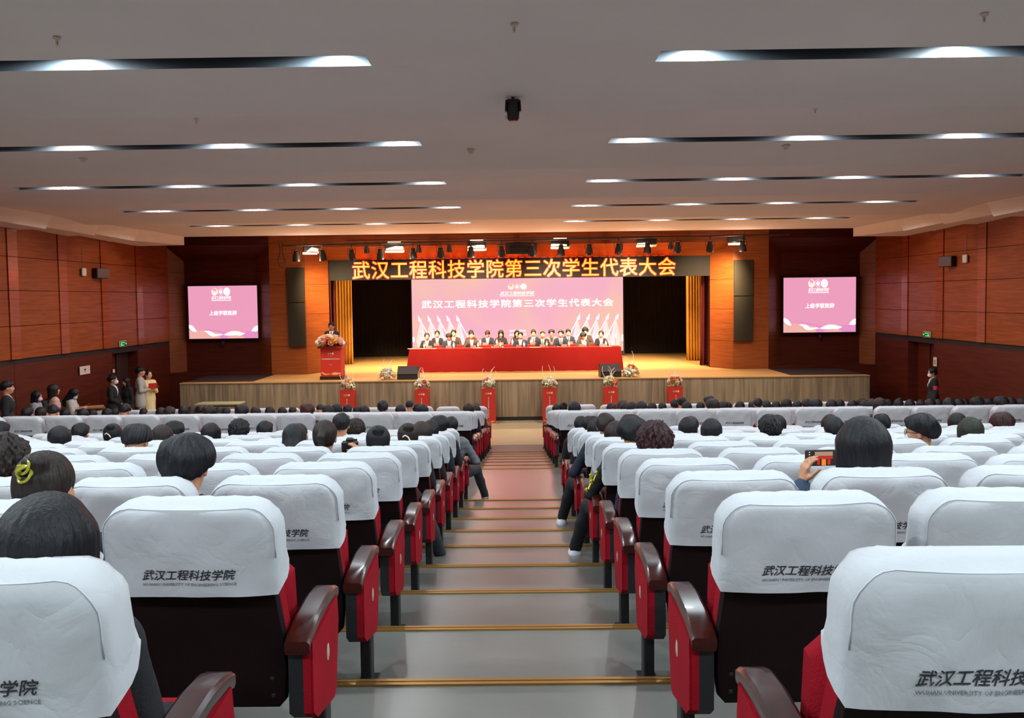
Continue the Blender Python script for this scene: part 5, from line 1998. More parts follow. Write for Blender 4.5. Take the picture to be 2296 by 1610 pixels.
cupb = MB().lathe([(.001, 0), (.026, 0), (.032, .045), (.001, .045)], 14).mesh('cup', M_BLAB, True)
cupt = MB().lathe([(.0325, .045), (.036, .085), (.034, .085), (.030, .047)], 14).mesh('band', M_CUP, True)
for px, lab in ((1104, 'white and green paper cup left of the middle name card on the front table'), (1127, 'white and green paper cup right of the middle name card on the front table')):
    t = thing('paper_cup', lab, 'cup', (at(px, 775, 27.30).x, 27.32, TZ))
    link('cup', cupb, t)
    link('band', cupt, t)
for px, w, lab in ((946, .9, 'flat white papers at the left end of the front stage table'), (1071, .3, 'white paper in front of the man in the brown quilted jacket'),
                   (1200, .35, 'white paper on the front table right of the older man in navy'), (1358, .35, 'white paper on the front table before the woman at the right end')):
    t = thing('paper_sheet', lab, 'paper', (at(px, 780, 27.26).x, 27.27, TZ))
    MB().box((0, 0, .0015), (w, .20, .003), 0, Matrix.Rotation(.02, 3, 'Z')).build('sheet', M_WPL, t)

# chairs behind the tables (mostly hidden by the sitters)
M_CH = mat('dark_chair_frame', (.03, .02, .02), .5)
def stage_chair(px, Y, i, nm):
    t = thing('folding_chair', 'dark chair under the %s sitter from the left in the %s row on stage' % (ORD[i], nm), 'chair', (at(px, 775, Y).x, Y, STZ), 0, 'chairs behind the stage tables')
    MB().box((0, 0, .435), (.42, .42, .03), 0, None, .01).build('seat', M_CH, t)
    MB().box((0, .22, .70), (.40, .03, .22), 0, None, .01).build('backrest', M_CH, t)
    for sx in (-1, 1):
        for sy in (-1, 1):
            MB().tube([(sx * .18, sy * .18, .43), (sx * .20, sy * .22, 0)], .012, 6).build('leg', M_CH, t)
        MB().tube([(sx * .19, .20, .43), (sx * .19, .22, .80)], .012, 6).build('back_post', M_CH, t)


# ------------------------------------------------------------------ lectern
lx = at(743, 853, 24.95).x
t = thing('lectern', 'red printed lectern with gold ribbon pattern at the left front of the stage', 'lectern', (lx, 25.2, STZ), math.radians(-4))
MB().box((0, 0, .05), (.66, .46, .10), 0, None, .01).build('base', mat('lectern_base', '2a0c08', .4), t)
MB().box((0, 0, .50), (.60, .42, .82), 0, None, .006).build('body', M_LECT, t)
MB().prism([(-.26, .905), (.26, .98), (.26, 1.08), (-.26, .97)], 'x', -.36, .36).build('desk_top', mat('lectern_top', 'a02418', .35), t)
A = Art(-.30, .10, .60, .80, -.2115)
M_GOLDP = mat('gold_print', 'dca468', .4)
M_WPR = mat('pale_print', 'e6cfc4', .6)
A.band([(.01, .125), (.06, .12), (.12, .085), (.18, .075), (.24, .078), (.29, .068)], [(.01, .122), (.05, .08), (.10, .045), (.16, .04), (.22, .055), (.29, .065)], M_GOLDP)
A.build('gold_ribbon', t)
A = Art(-.30, .10, .60, .80, -.2115)
A.band([(.30, .07), (.36, .105), (.43, .12), (.50, .105), (.57, .10)], [(.30, .066), (.36, .045), (.42, .04), (.50, .05), (.57, .085)], M_GOLDP)
A.build('gold_ribbon', t)
A = Art(-.30, .10, .60, .80, -.2115)
emblems(A, .30, .66, .026, (M_GOLDP, M_WPR, M_WPR, M_LECT), gap=2.4)
A.build('printed_emblems', t)
put_text('school_line', '武汉工程科技学院', .17, .016, (0, -.217, .695), RX, M_WPR, t)
put_text('title_line', TITLE, .53, .034, (0, -.217, .60), RX, M_WPR, t, bold=.03)
put_text('date_line', '2022年11月', .09, .018, (0, -.217, .44), RX, M_WPR, t)
for sx, hx_ in ((-.16, -.07), (-.05, -.03)):
    mt = thing('microphone', 'thin gooseneck microphone on the lectern, %s one' % ('left' if sx < -.1 else 'right'), 'microphone', t.location + V(sx, -.02, 1.0))
    MB().tube([(0, 0, 0), (.02, -.02, .12), ((hx_ - sx), -.04, .26)], .006, 6).build('gooseneck', M_CAN, mt)
    MB().tube([((hx_ - sx), -.04, .26), ((hx_ - sx) * 1.15, -.045, .31)], .014, 8).build('capsule', M_CAN, mt)

# ------------------------------------------------------------------ flowers
M_PETAL = [mat('cream_petals', 'f1e6c8', .7), mat('white_petals', 'f3efe2', .7), mat('peach_petals', 'eeb49a', .7), mat('orange_petals', 'e2752c', .7), mat('yellow_petals', 'eec23a', .7), mat('pink_petals', 'eac0b8', .7)]
M_LEAF = mat('leaf_green', '7e9048', .6)
M_LEAF2 = mat('dark_leaf', '2c4a28', .6)
M_BRANCH = mat('pale_twig', 'efe6cc', .6)
M_POT = mat('pale_pink_pot', 'd8b8a4', .5)


def rose_mesh(m, r=.055, lily=False):
    b = MB()
    if lily:
        for k in range(6):
            a = k * PI / 3
            d, s = V(math.cos(a), math.sin(a), 0), V(-math.sin(a), math.cos(a), 0)
            pts = []
            for u, w, z in ((.05, .10, 0), (.45, .34, .30), (.85, .26, .42), (1.25, .02, .30)):
                pts += [d * u * r + s * w * r + V(0, 0, z * r), d * u * r + V(0, 0, (z - .08) * r), d * u * r - s * w * r + V(0, 0, z * r)]
            fs = []
            for i in range(3):
                o = i * 3
                fs += [(o, o + 1, o + 4, o + 3), (o + 1, o + 2, o + 5, o + 4)]
            b.add(pts, fs)
    else:
        for ring, (n, rr, hh, tilt) in enumerate(((5, .95, .05, .9), (5, .72, .30, .55), (4, .42, .55, .25))):
            for k in range(n):
                a = (k + ring * .5) * 2 * PI / n
                d, s = V(math.cos(a), math.sin(a), 0), V(-math.sin(a), math.cos(a), 0)
                c = d * r * rr * .35
                out = d * tilt + V(0, 0, 1)
                pts = [c - s * r * .35, c + s * r * .35, c + out * r * .55 + s * r * .55 + V(0, 0, hh * r), c + out * r * .75 + V(0, 0, hh * r + .1 * r), c + out * r * .55 - s * r * .55 + V(0, 0, hh * r)]
                b.add(pts, [(0, 1, 2, 3, 4)])
        b.lathe([(.001, 0), (r * .3, .0), (r * .45, r * .5), (r * .25, r * 1.1), (.001, r * 1.2)], 8)
    return b.mesh('blossom', m, 'all', fix=False)


ROSES = [rose_mesh(m) for m in M_PETAL]
LILIES = [rose_mesh(m, .075, True) for m in M_PETAL]
lf = MB()
for k in range(5):
    a = k * 1.3
    d, s = V(math.cos(a), math.sin(a), .5).normalized(), V(-math.sin(a), math.cos(a), 0)
    lf.add([V(0, 0, 0), d * .05 + s * .014, d * .12, d * .05 - s * .014], [(0, 1, 2, 3)])
LEAVES = [lf.mesh('leaf_sprig', m, fix=False) for m in (M_LEAF, M_LEAF2)]


def twigs(seed, kind):
    rs = random.Random(seed)
    out = []
    for k in range(5 if kind else 3):
        a = rs.uniform(-.5, .5)
        h = rs.uniform(.34, .50)
        c = rs.choice((-1, 1)) * rs.uniform(.05, .12)
        pts = [V(a * .1, rs.uniform(-.03, .03), .12)]
        for i in range(1, 7):
            u = i / 6
            pts.append(V(a * (.1 + .28 * u) + c * math.sin(u * 2.8), 0, .12 + h * u - (.05 * u ** 6 if kind else 0)))
        out.append(MB().tube(pts, [.011 * (1 - .6 * i / 6) for i in range(7)], 5).mesh('twig', M_BRANCH, True))
    return out


def arrangement(loc, label, seed, pal, scale=1.0, pot=True, wide=1.0, twg=True, n=22):
    rs = random.Random(seed)
    t = thing('flower_arrangement', label, 'flowers', loc, rs.uniform(0, .4), 'flower arrangements')
    t.scale = (scale,) * 3
    if pot:
        MB().lathe([(.001, 0), (.075, 0), (.085, .06), (.080, .065), (.001, .065)], 12).build('pot', M_POT, t, True)
    # florist's foam mound of leaves under the blossoms
    fo = MB()
    for i in range(60):
        a, e = rs.uniform(0, 6.28), rs.uniform(-.2, 1.3)
        d = V(math.cos(a) * math.cos(e) * wide, math.sin(a) * math.cos(e), math.sin(e))
        s = d.cross(V(.3, .2, 1)).normalized()
        c = V(0, 0, .09) + d * rs.uniform(.03, .07)
        L = rs.uniform(.06, .09)
        fo.add([c, c + d * L * .5 + s * .018, c + d * L, c + d * L * .5 - s * .018], [(0, 1, 2, 3)])
    o = fo.build('foliage', [M_LEAF], t)
    o['kind'] = 'stuff'
    for i in range(n):
        a = i * 2.399
        e = .1 + 1.35 * (i / n)
        R = .125
        d = V(math.cos(a) * math.cos(e) * wide, math.sin(a) * math.cos(e) * .9, math.sin(e) * .95)
        lily = rs.random() < .25
        c = rs.choices(range(6), pal)[0]
        f = link('blossom', (LILIES if lily else ROSES)[c], t)
        q = d.to_track_quat('Z', 'Y')
        f.rotation_euler = q.to_euler()
        f.location = V(0, 0, .085) + d * R
        f.scale = (rs.uniform(1.05, 1.4),) * 3
    for i in range(7):
        a = i * .9 + rs.random()
        e = rs.uniform(-.1, .9)
        d = V(math.cos(a) * math.cos(e) * wide, math.sin(a) * math.cos(e), math.sin(e))
        l = link('leaf_sprig', LEAVES[i % 3 == 0], t)
        l.location = V(0, 0, .08) + d * .13
        l.rotation_euler = d.to_track_quat('Z', 'Y').to_euler()
        l.scale = (1.2,) * 3
    if twg:
        for m_ in twigs(seed, seed % 2):
            link('twig', m_, t)
    return t


CREAM = (5, 6, .3, .1, .2, .3)
MIX = (5, 4, 1.3, 1.2, .5, .8)
PPX = [781, 947, 1096, 1232, 1369, 1513]
PLAB = ['leftmost, below the lectern', 'second from the left', 'left of the aisle', 'right of the aisle', 'second from the right', 'rightmost']
for i, px in enumerate(PPX):
    p = at(px, 900, 24.05)
    t = thing('display_pedestal', 'tall red printed pedestal before the stage, %s' % PLAB[i], 'pedestal', (p.x, 24.05, 0), 0, 'red pedestals in front of the stage')
    MB().box((0, 0, .495), (.385, .385, .95), 0, None, .004).build('column', M_LECT if i else M_LECT, t)
    MB().box((0, 0, .012), (.42, .42, .024)).build('base', M_GOLDP, t)
    MB().box((0, 0, .975), (.39, .39, .012)).build('top', M_LECT, t)
    A = Art(-.19, 0, .38, .95, -.1935)
    emblems(A, .19, .85, .026, (M_GOLDP, M_WPR, M_WPR, M_LECT), gap=2.3)
    A.band([(.02, .10), (.10, .08), (.19, .07), (.28, .09), (.36, .10)], [(.02, .07), (.10, .05), (.19, .06), (.28, .05), (.36, .08)], M_GOLDP)
    A.build('printed_face', t)
    put_text('lettering', TITLE, None, .56, (0, -.198, .47), RX, M_WPR, t, vertical=True, bold=.02)
    arrangement(V(p.x, 24.05, .982), 'cream and peach flowers with curly twigs on the red pedestal %s' % PLAB[i].split(',')[0], 11 + i, MIX if i in (0, 1, 4) else CREAM, 1.05)
p = at(868, 851, 24.9)
arrangement(V(p.x, 24.9, STZ), 'white flowers with curly twigs standing on the stage left of the left floor speaker', 31, CREAM, 1.15)
p = at(1414, 846, 24.9)
arrangement(V(p.x, 24.9, STZ), 'white flowers with curly twigs standing on the stage right of the right floor speaker', 32, CREAM, 1.2)
a_ = arrangement(V(lx - .02, 24.98, STZ + .93), 'wide yellow, pink and orange flower arrangement on the front of the lectern', 41, (2, 2, 2, 2, 2.6, 3), 1.35, False, 1.75, False, 36)

# ------------------------------------------------------------------ floor monitors
M_GRILLE = mat('monitor_grille', (.028, .026, .024), .6, bump=.3, bump_scale=220)
for px, lab in ((914, 'black wedge floor speaker at the left front of the stage'), (1369, 'black wedge floor speaker at the right front of the stage')):
    p = at(px, 852, 24.75)
    t = thing('floor_monitor', lab, 'speaker', (p.x, 24.95, STZ), 0 if px < 1000 else .08, 'black floor speakers')
    MB().prism([(-.20, 0), (.20, 0), (.16, .34), (.02, .37), (-.22, .15)], 'x', -.30, .30).build('cabinet', M_CAN, t)
    MB().prism([(-.222, .155), (-.235, .165), (.0, .375), (.012, .362)], 'x', -.285, .285).build('grille', M_GRILLE, t)
    MB().prism([(-.202, .01), (-.212, .01), (-.224, .14), (-.214, .14)], 'x', -.27, .27).build('front_face', M_CAN, t)
    for sx in (-1, 1):
        MB().box((sx * .302, .02, .2), (.008, .10, .04), 0, None, .003).build('handle', M_PIPE2, t)
t = thing('stage_cable', 'thin black cable curling beside the right floor speaker', 'cable', (at(1400, 846, 24.8).x, 24.8, STZ))
MB().tube([(-.05, .1, .01), (.05, .0, .01), (.14, .05, .03), (.12, .15, .08), (.02, .12, .05), (.06, .02, .012), (.2, -.02, .01)], .006, 5).build('cable', M_CAN, t, True)

# ------------------------------------------------------------------ trestle table and cardboard box on the hall floor
a, b = at(436, 905, 23.4), at(549, 898, 23.9)
t = thing('folding_table', 'low pale folding table before the left end of the stage', 'table', ((a.x + b.x) / 2, 23.7, 0))
w = b.x - a.x
MB().box((0, 0, .69), (w, .55, .03), 0, None, .006).build('tabletop', mat('table_laminate', 'b5b48a', .4), t)
MB().box((0, .05, .60), (w * .85, .04, .03)).build('rail', M_PIPE2, t)
for sx in (-1, 1):
    MB().tube([(sx * w * .40, -.18, .67), (sx * w * .40, -.2, 0)], .014, 6).build('leg', M_PIPE2, t)
    MB().tube([(sx * w * .40, .18, .67), (sx * w * .40, .2, 0)], .014, 6).build('leg', M_PIPE2, t)
p = at(202, 925, 19.8)
t = thing('cardboard_box', 'open brown cardboard box at the left end of the seats', 'box', (p.x, 19.8, .80), .5)
u_ = thing('tall_carton', 'tall closed carton hidden under the open cardboard box at the left wall', 'box', (p.x, 19.8, 0), .5)
MB().bx(-.28, .28, -.19, .19, 0, .795, 0, .01).build('carton', mat('cardboard', 'a06a42', .85), u_)
MB().bx(-.02, .02, -.191, .191, .0, .797).build('tape', mat('tape', 'b89a6a', .4), u_)
M_CB = mat('cardboard', 'a06a42', .85)
cb = MB()
for sx, sy, dx, dy in ((-1, 0, .01, .40), (1, 0, .01, .40), (0, -1, .62, .01), (0, 1, .62, .01)):
    cb.box((sx * .31, sy * .20, .13), (dx, dy, .26))
cb.box((0, 0, .005), (.62, .40, .01))
cb.build('carton', M_CB, t)
MB().box((0, -.29, .275), (.62, .20, .008), 0, Matrix.Rotation(-.25, 3, 'X')).build('flap', M_CB, t)
MB().box((0, .29, .265), (.62, .20, .008), 0, Matrix.Rotation(.15, 3, 'X')).build('flap', M_CB, t)

# ------------------------------------------------------------------ people
M_SKIN = mat('skin', 'c98f6c', 0.5, var=.04, var_scale=8)
M_SKIN2 = mat('skin_fair', 'd8a688', 0.5, var=.04, var_scale=8)
M_CLOTH = mat('cloth_black', '14151a', 0.85, bump=.15, bump_scale=150)


def cl(name, c, rough=.85, **k):
    return mat('cloth_' + name, c, rough, bump=.15, bump_scale=130, **k)


CL = {'black': M_CLOTH, 'navy': cl('navy', '1a2234'), 'charcoal': cl('charcoal', '2c2e33'), 'grey': cl('grey', '8c8e94'),
      'lgrey': cl('lgrey', 'b0aca6'), 'brown': cl('brown', '3c2e22'), 'cream': cl('cream', 'e6d59c'), 'white': cl('white', 'e2ded8'),
      'beige': cl('beige', 'c9a884'), 'pink': cl('pink', 'd0a090'), 'ochre': cl('ochre', 'b5812e'), 'olive': cl('olive', '34312a'),
      'denim': cl('denim', '2f4258'), 'maroon': cl('maroon', '4a161c'), 'brownq': cl('brownq', '2a2018', .6), 'sgrey': cl('sgrey', '6c6e76')}


def hair_mat(name, c, c2):
    m = wood('hair_' + name, c, c2, 0.47, grain=(6, 6, 1.0), scale=22, bump=.5, spec=.34)
    return m


HM_ = {'k': hair_mat('black', '06060a', '12131a'), 'b': hair_mat('dark_brown', '120b08', '2a1a14'), 'm': hair_mat('maroon', '1c060a', '3a0f16'),
       'r': hair_mat('auburn', '2a1008', '4a2014'), 'g': hair_mat('ash_black', '12160f', '2c3024')}
HWORD = {'k': 'black', 'b': 'dark brown', 'm': 'dark maroon', 'r': 'reddish brown', 'g': 'ash black'}
SWORD = {'short': 'short %s hair', 'crop': 'cropped %s hair', 'puffy': 'full %s hair', 'side': 'thick short %s hair', 'curly': 'curly %s hair',
         'long': 'long straight %s hair', 'bob': '%s bob hair', 'bun': '%s hair in a bun', 'pony': '%s ponytail'}
_PROTO, _MESH = {}, {}
BV = 0.0095


def proto(**k):
    key = tuple(sorted(k.items()))
    if key not in _PROTO:
        _PROTO[key] = Pose(**k)
        _PROTO[key].key = key
    return _PROTO[key]


def cached(key, fn):
    if key not in _MESH:
        _MESH[key] = fn()
    return _MESH[key]


def setm(o, m):
    o.material_slots[0].link = 'OBJECT'
    o.material_slots[0].material = m
    return o


EYE = None


def eye_mesh():
    return cached('eye', lambda: MB().lathe([(.001, -.004), (.006, -.002), (.0068, 0), (.006, .002), (.001, .004)], 10, M=Matrix.Rotation(PI / 2, 4, 'X')).mesh('eye', mat('eye_dark', '140d0a', .25), True))


def glasses_mesh():
    def f():
        b = MB()
        for sx in (-1, 1):
            b.tube([(sx * .035 + .026 * math.cos(a * PI / 6), .100, .008 + .020 * math.sin(a * PI / 6)) for a in range(13)], .0022, 4, cap=False)
            b.tube([(sx * .061, .100, .012), (sx * .080, .09, .012), (sx * .085, .0, .005)], .0022, 4)
        b.tube([(-.010, .102, .010), (.010, .102, .010)], .0022, 4)
        return b.mesh('glasses', M_CAN)
    return cached('glasses', f)


def mask_mesh():
    def f():
        fl = Field([-.12, -.03, -.16], [.12, .16, .06], .006)
        fl.ell((0, .056, -.050), (.063, .063, .053), k=.0)
        fl.fn(lambda X, Y, Z, D: np.maximum(D, .022 - Y + np.abs(X) * .1))
        fl.cap((-.06, .045, -.03), (-.086, -.005, -.005), .003, k=.003).cap((.06, .045, -.03), (.086, -.005, -.005), .003, k=.003)
        return fl.mesh('face_mask', M_WPL)
    return cached('mask', f)


M_MASKW = mat('white_mask', 'd6dde0', .8)
M_MASKP = mat('pink_mask', 'e0c4cc', .8)
M_MASKB = mat('blue_mask', 'a8c4cc', .8)


def person(label, P, loc, rz, hair='short', hc='k', top='black', style='hood', legs='black', shirt=None, tie=None, scale=1.0, group=None,
           face=False, glasses=False, mask=None, shoes=None, mirror=False, vox=BV, hvox=.008, seed=0, hs=1.0, length=0.12, skin=None, dress=None, far=False):
    t = thing('person', label, 'person', loc, rz, group)
    t.scale = (scale * (-1 if mirror else 1), scale, scale)
    k = P.key
    b = link('body', cached(('b', k, vox), lambda: body_mesh(P, vox, M_SKIN)), t)
    if skin:
        setm(b, skin)
    if dress:
        setm(link('dress', cached(('d', k), lambda: dress_mesh(P, .010, CL['cream'])), t), CL[dress])
    else:
        vn = .35 if shirt else None
        L = length if P.kind == 'stand' else 0
        setm(link('jacket', cached(('j', k, style, bool(shirt), L), lambda: top_mesh(P, .0105, M_CLOTH, style, length=L, vneck=vn)), t), CL[top])
        if shirt:
            s = setm(link('shirt', cached(('s', k), lambda: top_mesh(P, .0095, M_CLOTH, 'shirt')), t), CL[shirt])
            if tie:
                def tf():
                    c0 = P.neck0 + V(0, .080, -.015)
                    c1 = P.chest + V(0, .150 if not P.female else .158, -.02)
                    m = MB()
                    m.add([c0 + V(-.018, .01, .012), c0 + V(.018, .01, .012), c0 + V(.012, .018, -.025), c0 + V(-.012, .018, -.025),
                           c1 + V(.026, .004, 0), c1 + V(0, .004, -.035), c1 + V(-.026, .004, 0)], [(0, 1, 2, 3), (3, 2, 4, 5, 6)])
                    vs = m.v[:]
                    m.add([(x, y - .02, z) for x, y, z in vs], [(3, 2, 1, 0), (6, 5, 4, 2, 3)])
                    for (a_, b_) in ((0, 1), (1, 2), (2, 4), (4, 5), (5, 6), (6, 3), (3, 0)):
                        m.f.append((a_, b_, b_ + 7, a_ + 7))
                        m.m.append(0)
                    return m.mesh('tie', M_CLOTH)
                setm(link('tie', cached(('t', k), tf), t), CL[tie])
        setm(link('trousers', cached(('l', k), lambda: leg_mesh(P, .011, M_CLOTH)), t), CL[legs])
    if not far:
        for i in (0, 1):
            setm(link('shoe', cached(('sh', k, i, bool(shoes)), lambda: shoe_mesh(P, i, .009, M_CLOTH, .013 if shoes else 0)), t), shoes or CL['black'])
    Mh = Matrix.Translation(P.head) @ P.HM.to_4x4() @ Matrix.Diagonal((HS, HS, HS, 1))
    h = link('hair', cached(('h', hair, hvox, seed % 3), lambda: hair_mesh(hair, hvox, HM_['k'], seed % 3)), t)
    setm(h, HM_[hc])
    h.matrix_local = Mh @ Matrix.Diagonal((hs, hs, hs, 1))
    if face:
        for sx in (-1, 1):
            e = link('eye', eye_mesh(), t)
            e.matrix_local = Mh @ Matrix.Translation((sx * .029, .086, .006)) @ Matrix.Diagonal((1.5, 1, .6, 1))
        lp = link('lips', cached('lips', lambda: MB().box((0, 0, 0), (.034, .006, .010), 0, None, .003).mesh('lips', mat('lips', 'a8584c', .4))), t)
        lp.matrix_local = Mh @ Matrix.Translation((0, .094, -.051))
        for sx in (-1, 1):
            br = link('eyebrow', cached('brow', lambda: MB().box((0, 0, 0), (.026, .005, .005), 0, None, .002).mesh('eyebrow', HM_['k'])), t)
            br.matrix_local = Mh @ Matrix.Translation((sx * .032, .087, .032))
    if glasses:
        g = link('glasses', glasses_mesh(), t)
        g.matrix_local = Mh
    if mask:
        g = setm(link('face_mask', mask_mesh(), t), mask)
        g.matrix_local = Mh
    return t


def head_top(P):
    return P.head.z + .125 * HS


# ---- the seated audience: (pixel x, pixel y of the crown, hair width in px, hair, colour, options)
AUD = []
def A_(x, y, w, hair='short', hc='k', **k):
    AUD.append((x, y, w, hair, hc, k))


# rear section, with rows read off the photo
A_(105, 1110, 240, 'long', 'k', row=(1, 1, -1, 0), top='black', hs=1.0, deep=1)
A_(100, 1037, 130, 'bun', 'b', row=(1, 2, -1, 1), clip='claw', top='navy')
A_(418, 978, 122, 'puffy', 'k', row=(1, 3, -1, 1), top='black', hs=1.06)
A_(2, 975, 100, 'curly', 'b', row=(1, 3, -1, 2), top='black')
A_(305, 950, 62, 'side', 'k', row=(1, 6, -1, 3), nod=1)
A_(134, 972, 45, 'long', 'k', row=(1, 8, -1, 6), low=1)
A_(248, 958, 42, 'bun', 'k', row=(1, 9, -1, 5), clip='pearl', low=1)
A_(180, 958, 42, 'short', 'k', row=(1, 10, -1, 7), low=1)
A_(391, 945, 38, 'puffy', 'k', row=(1, 10, -1, 5))
A_(364, 973, 40, 'long', 'b', row=(1, 8, -1, 4), low=1)
A_(473, 958, 41, 'long', 'k', row=(1, 9, -1, 4), low=1)
A_(536, 940, 44, 'curly', 'k', row=(1, 9, -1, 3))
A_(594, 953, 38, 'short', 'k', row=(1, 10, -1, 3), low=1)
A_(3, 945, 30, 'short', 'k', row=(1, 9, -1, 8))
A_(670, 951, 44, 'crop', 'k', row=(1, 8, -1, 2))
A_(728, 944, 60, 'pony', 'b', row=(1, 6, -1, 1), arms='camera')
A_(765, 927, 42, 'short', 'k', row=(1, 9, -1, 1), skinneck=1, top='white')
A_(793, 950, 30, 'curly', 'b', row=(1, 10, -1, 1), low=1)
A_(660, 993, 33, 'bob', 'k', row=(1, 7, -1, 2), low=1, nod=1)
A_(848, 975, 62, 'bun', 'k', row=(1, 6, -1, 0), low=1, splay=1, legs='charcoal', shoes='canvas')
A_(915, 961, 48, 'bun', 'b', row=(1, 7, -1, 0), clip='pearl', low=1, legs='ochre')
A_(945, 957, 38, 'bob', 'b', row=(1, 8, -1, 0), low=1, top='black')
A_(965, 950, 34, 'short', 'k', row=(1, 9, -1, 0), low=1, legs='white')
A_(985, 932, 42, 'puffy', 'k', row=(1, 10, -1, 0))
A_(1011, 935, 32, 'short', 'k', row=(1, 11, -1, 0), top='sgrey', style='puffer', splay=1, legs='charcoal', shoes='white', scarf=1)
A_(1303, 935, 28, 'short', 'k', row=(1, 11, 1, 0), top='black')
A_(1327, 932, 37, 'side', 'k', row=(1, 10, 1, 0), top='black', legs='beige')
A_(1338, 963, 30, 'long', 'k', row=(1, 9, 1, 0), low=1)
A_(1358, 927, 36, 'short', 'b', row=(1, 8, 1, 0), top='navy', splay=1, shoes='white')
A_(1382, 930, 32, 'puffy', 'b', row=(1, 9, 1, 1))
A_(1381, 945, 30, 'long', 'b', row=(1, 7, 1, 0), top='grey', low=1)
A_(1417, 933, 66, 'side', 'k', row=(1, 6, 1, 0), top='black', splay=1, shoes='white', yellow=1, style='puffer')
A_(1467, 972, 86, 'curly', 'm', row=(1, 5, 1, 0), hs=1.08, glasses=True)
A_(1516, 945, 32, 'bob', 'k', row=(1, 9, 1, 2), low=1)
A_(1550, 933, 41, 'crop', 'k', row=(1, 10, 1, 2), top='charcoal')
A_(1595, 953, 42, 'long', 'k', row=(1, 8, 1, 2), low=1)
A_(1641, 932, 48, 'curly', 'k', row=(1, 8, 1, 3), top='charcoal')
A_(1736, 938, 34, 'bob', 'k', row=(1, 10, 1, 4))
A_(1768, 942, 38, 'long', 'k', row=(1, 10, 1, 5), top='black')
A_(1851, 942, 46, 'short', 'k', row=(1, 8, 1, 4))
A_(1944, 937, 38, 'short', 'k', row=(1, 10, 1, 6))
A_(1935, 945, 134, 'long', 'k', row=(1, 3, 1, 1), arms='phone', top='denim', hs=1.12)
A_(2037, 928, 62, 'side', 'k', row=(1, 6, 1, 4), yaw=1, glasses=True, mask=1, hs=1.05)
A_(2146, 939, 42, 'bob', 'k', row=(1, 10, 1, 7), low=1)
A_(2175, 956, 56, 'long', 'g', row=(1, 7, 1, 5), low=1)
A_(2247, 927, 48, 'puffy', 'm', row=(1, 9, 1, 7), earbud=1)
# front section: x, y, w; rows are chosen by size and height
T2 = '''61 913 27 short k|91 913 25 bob b|119 909 32 short k|146 917 22 bob k|186 918 28 long k|207 921 22 bob k|240 924 20 short k|258 915 20 short k|279 905 33 side k|322 915 23 crop k|361 914 24 bob k|380 917 30 short b
411 911 21 bob k|428 911 20 long b|450 909 26 side k|468 911 30 puffy b|490 913 18 bob k|508 917 22 crop k|542 907 34 puffy k|573 912 26 bob b|605 920 16 bob k|633 917 21 long k|656 913 24 crop k|689 904 36 puffy r|718 906 20 crop k|735 925 18 bob k|755 907 28 curly k|779 907 24 short k|801 918 16 bob k|817 919 20 long k
858 898 31 short k|898 917 23 bob k|918 897 23 crop k|934 905 17 short k|948 923 14 bob k|1050 904 29 long b|1066 904 20 short b|1067 916 31 long b
1248 906 16 long k|1263 902 21 bun k|1288 904 35 long k|1370 917 14 bob k|1381 906 15 short r|1397 898 24 curly b|1401 911 19 bob k|1417 912 20 bob k|1438 910 28 bob k|1462 909 25 long k|1485 905 21 crop k|1512 896 24 short k|1528 890 22 short k|1540 915 20 bob k|1570 903 20 short k|1590 887 21 side k|1597 894 35 puffy b|1621 908 30 long k|1631 902 22 bob k|1659 910 22 bob k|1687 900 21 short k|1699 893 20 short k|1718 897 26 crop k|1740 912 19 bob k|1763 894 25 bob k|1787 912 19 bob k|1803 911 21 short k|1808 895 20 short k|1828 896 30 puffy k|1864 896 29 long k|1883 896 21 bob k|1911 914 18 bob k|1932 893 20 side k|1939 909 23 bob k|1955 905 20 long k|1972 905 30 long b|1990 896 20 curly k|2015 903 23 bun k|2040 911 24 bob k|2065 909 23 bob k|2086 903 25 long k|2103 907 18 bob k|2128 900 36 long k|2150 906 18 bob k|2162 899 20 short k|2191 896 28 puffy k|2218 897 22 side k|2245 896 30 puffy k|2265 905 17 bob k|2291 914 30 long k'''
for ln in T2.replace('\n', '|').split('|'):
    x, y, w, h, c = ln.split()
    A_(float(x), float(y), float(w), h, c)

M_CANVAS = mat('olive_canvas', '7a7030', .8)
M_SNEAK = mat('white_sneaker', 'd2d2d6', .5)
taken = set()
for a in AUD:
    if 'row' in a[5]:
        taken.add(a[5]['row'])
        OCC[a[5]['row']] = True


def choose(x, y, w):
    best = None
    for i in range(8):
        Y, z = row_info(2, i)
        for side in (-1, 1):
            for k in range(15):
                key = (2, i, side, k)
                if key in taken:
                    continue
                X = seat_x(side, k)
                p = at(x, y, Y)
                dx = max(0, abs(p.x - X) - .13)
                if dx > .5:
                    continue
                dz = abs(p.z - z - 1.31)
                dz = max(0, dz - .06)
                ww = w * Y / F
                c = dx * 9 + dz * 7 + abs(math.log(ww / .225)) * 1.6
                if best is None or c < best[0]:
                    best = (c, key)
    return best[1]


CLIP_M = {'claw': mat('olive_claw', 'a09a2c', .25), 'pearl': mat('pearl_clip', 'e8dcb0', .3)}


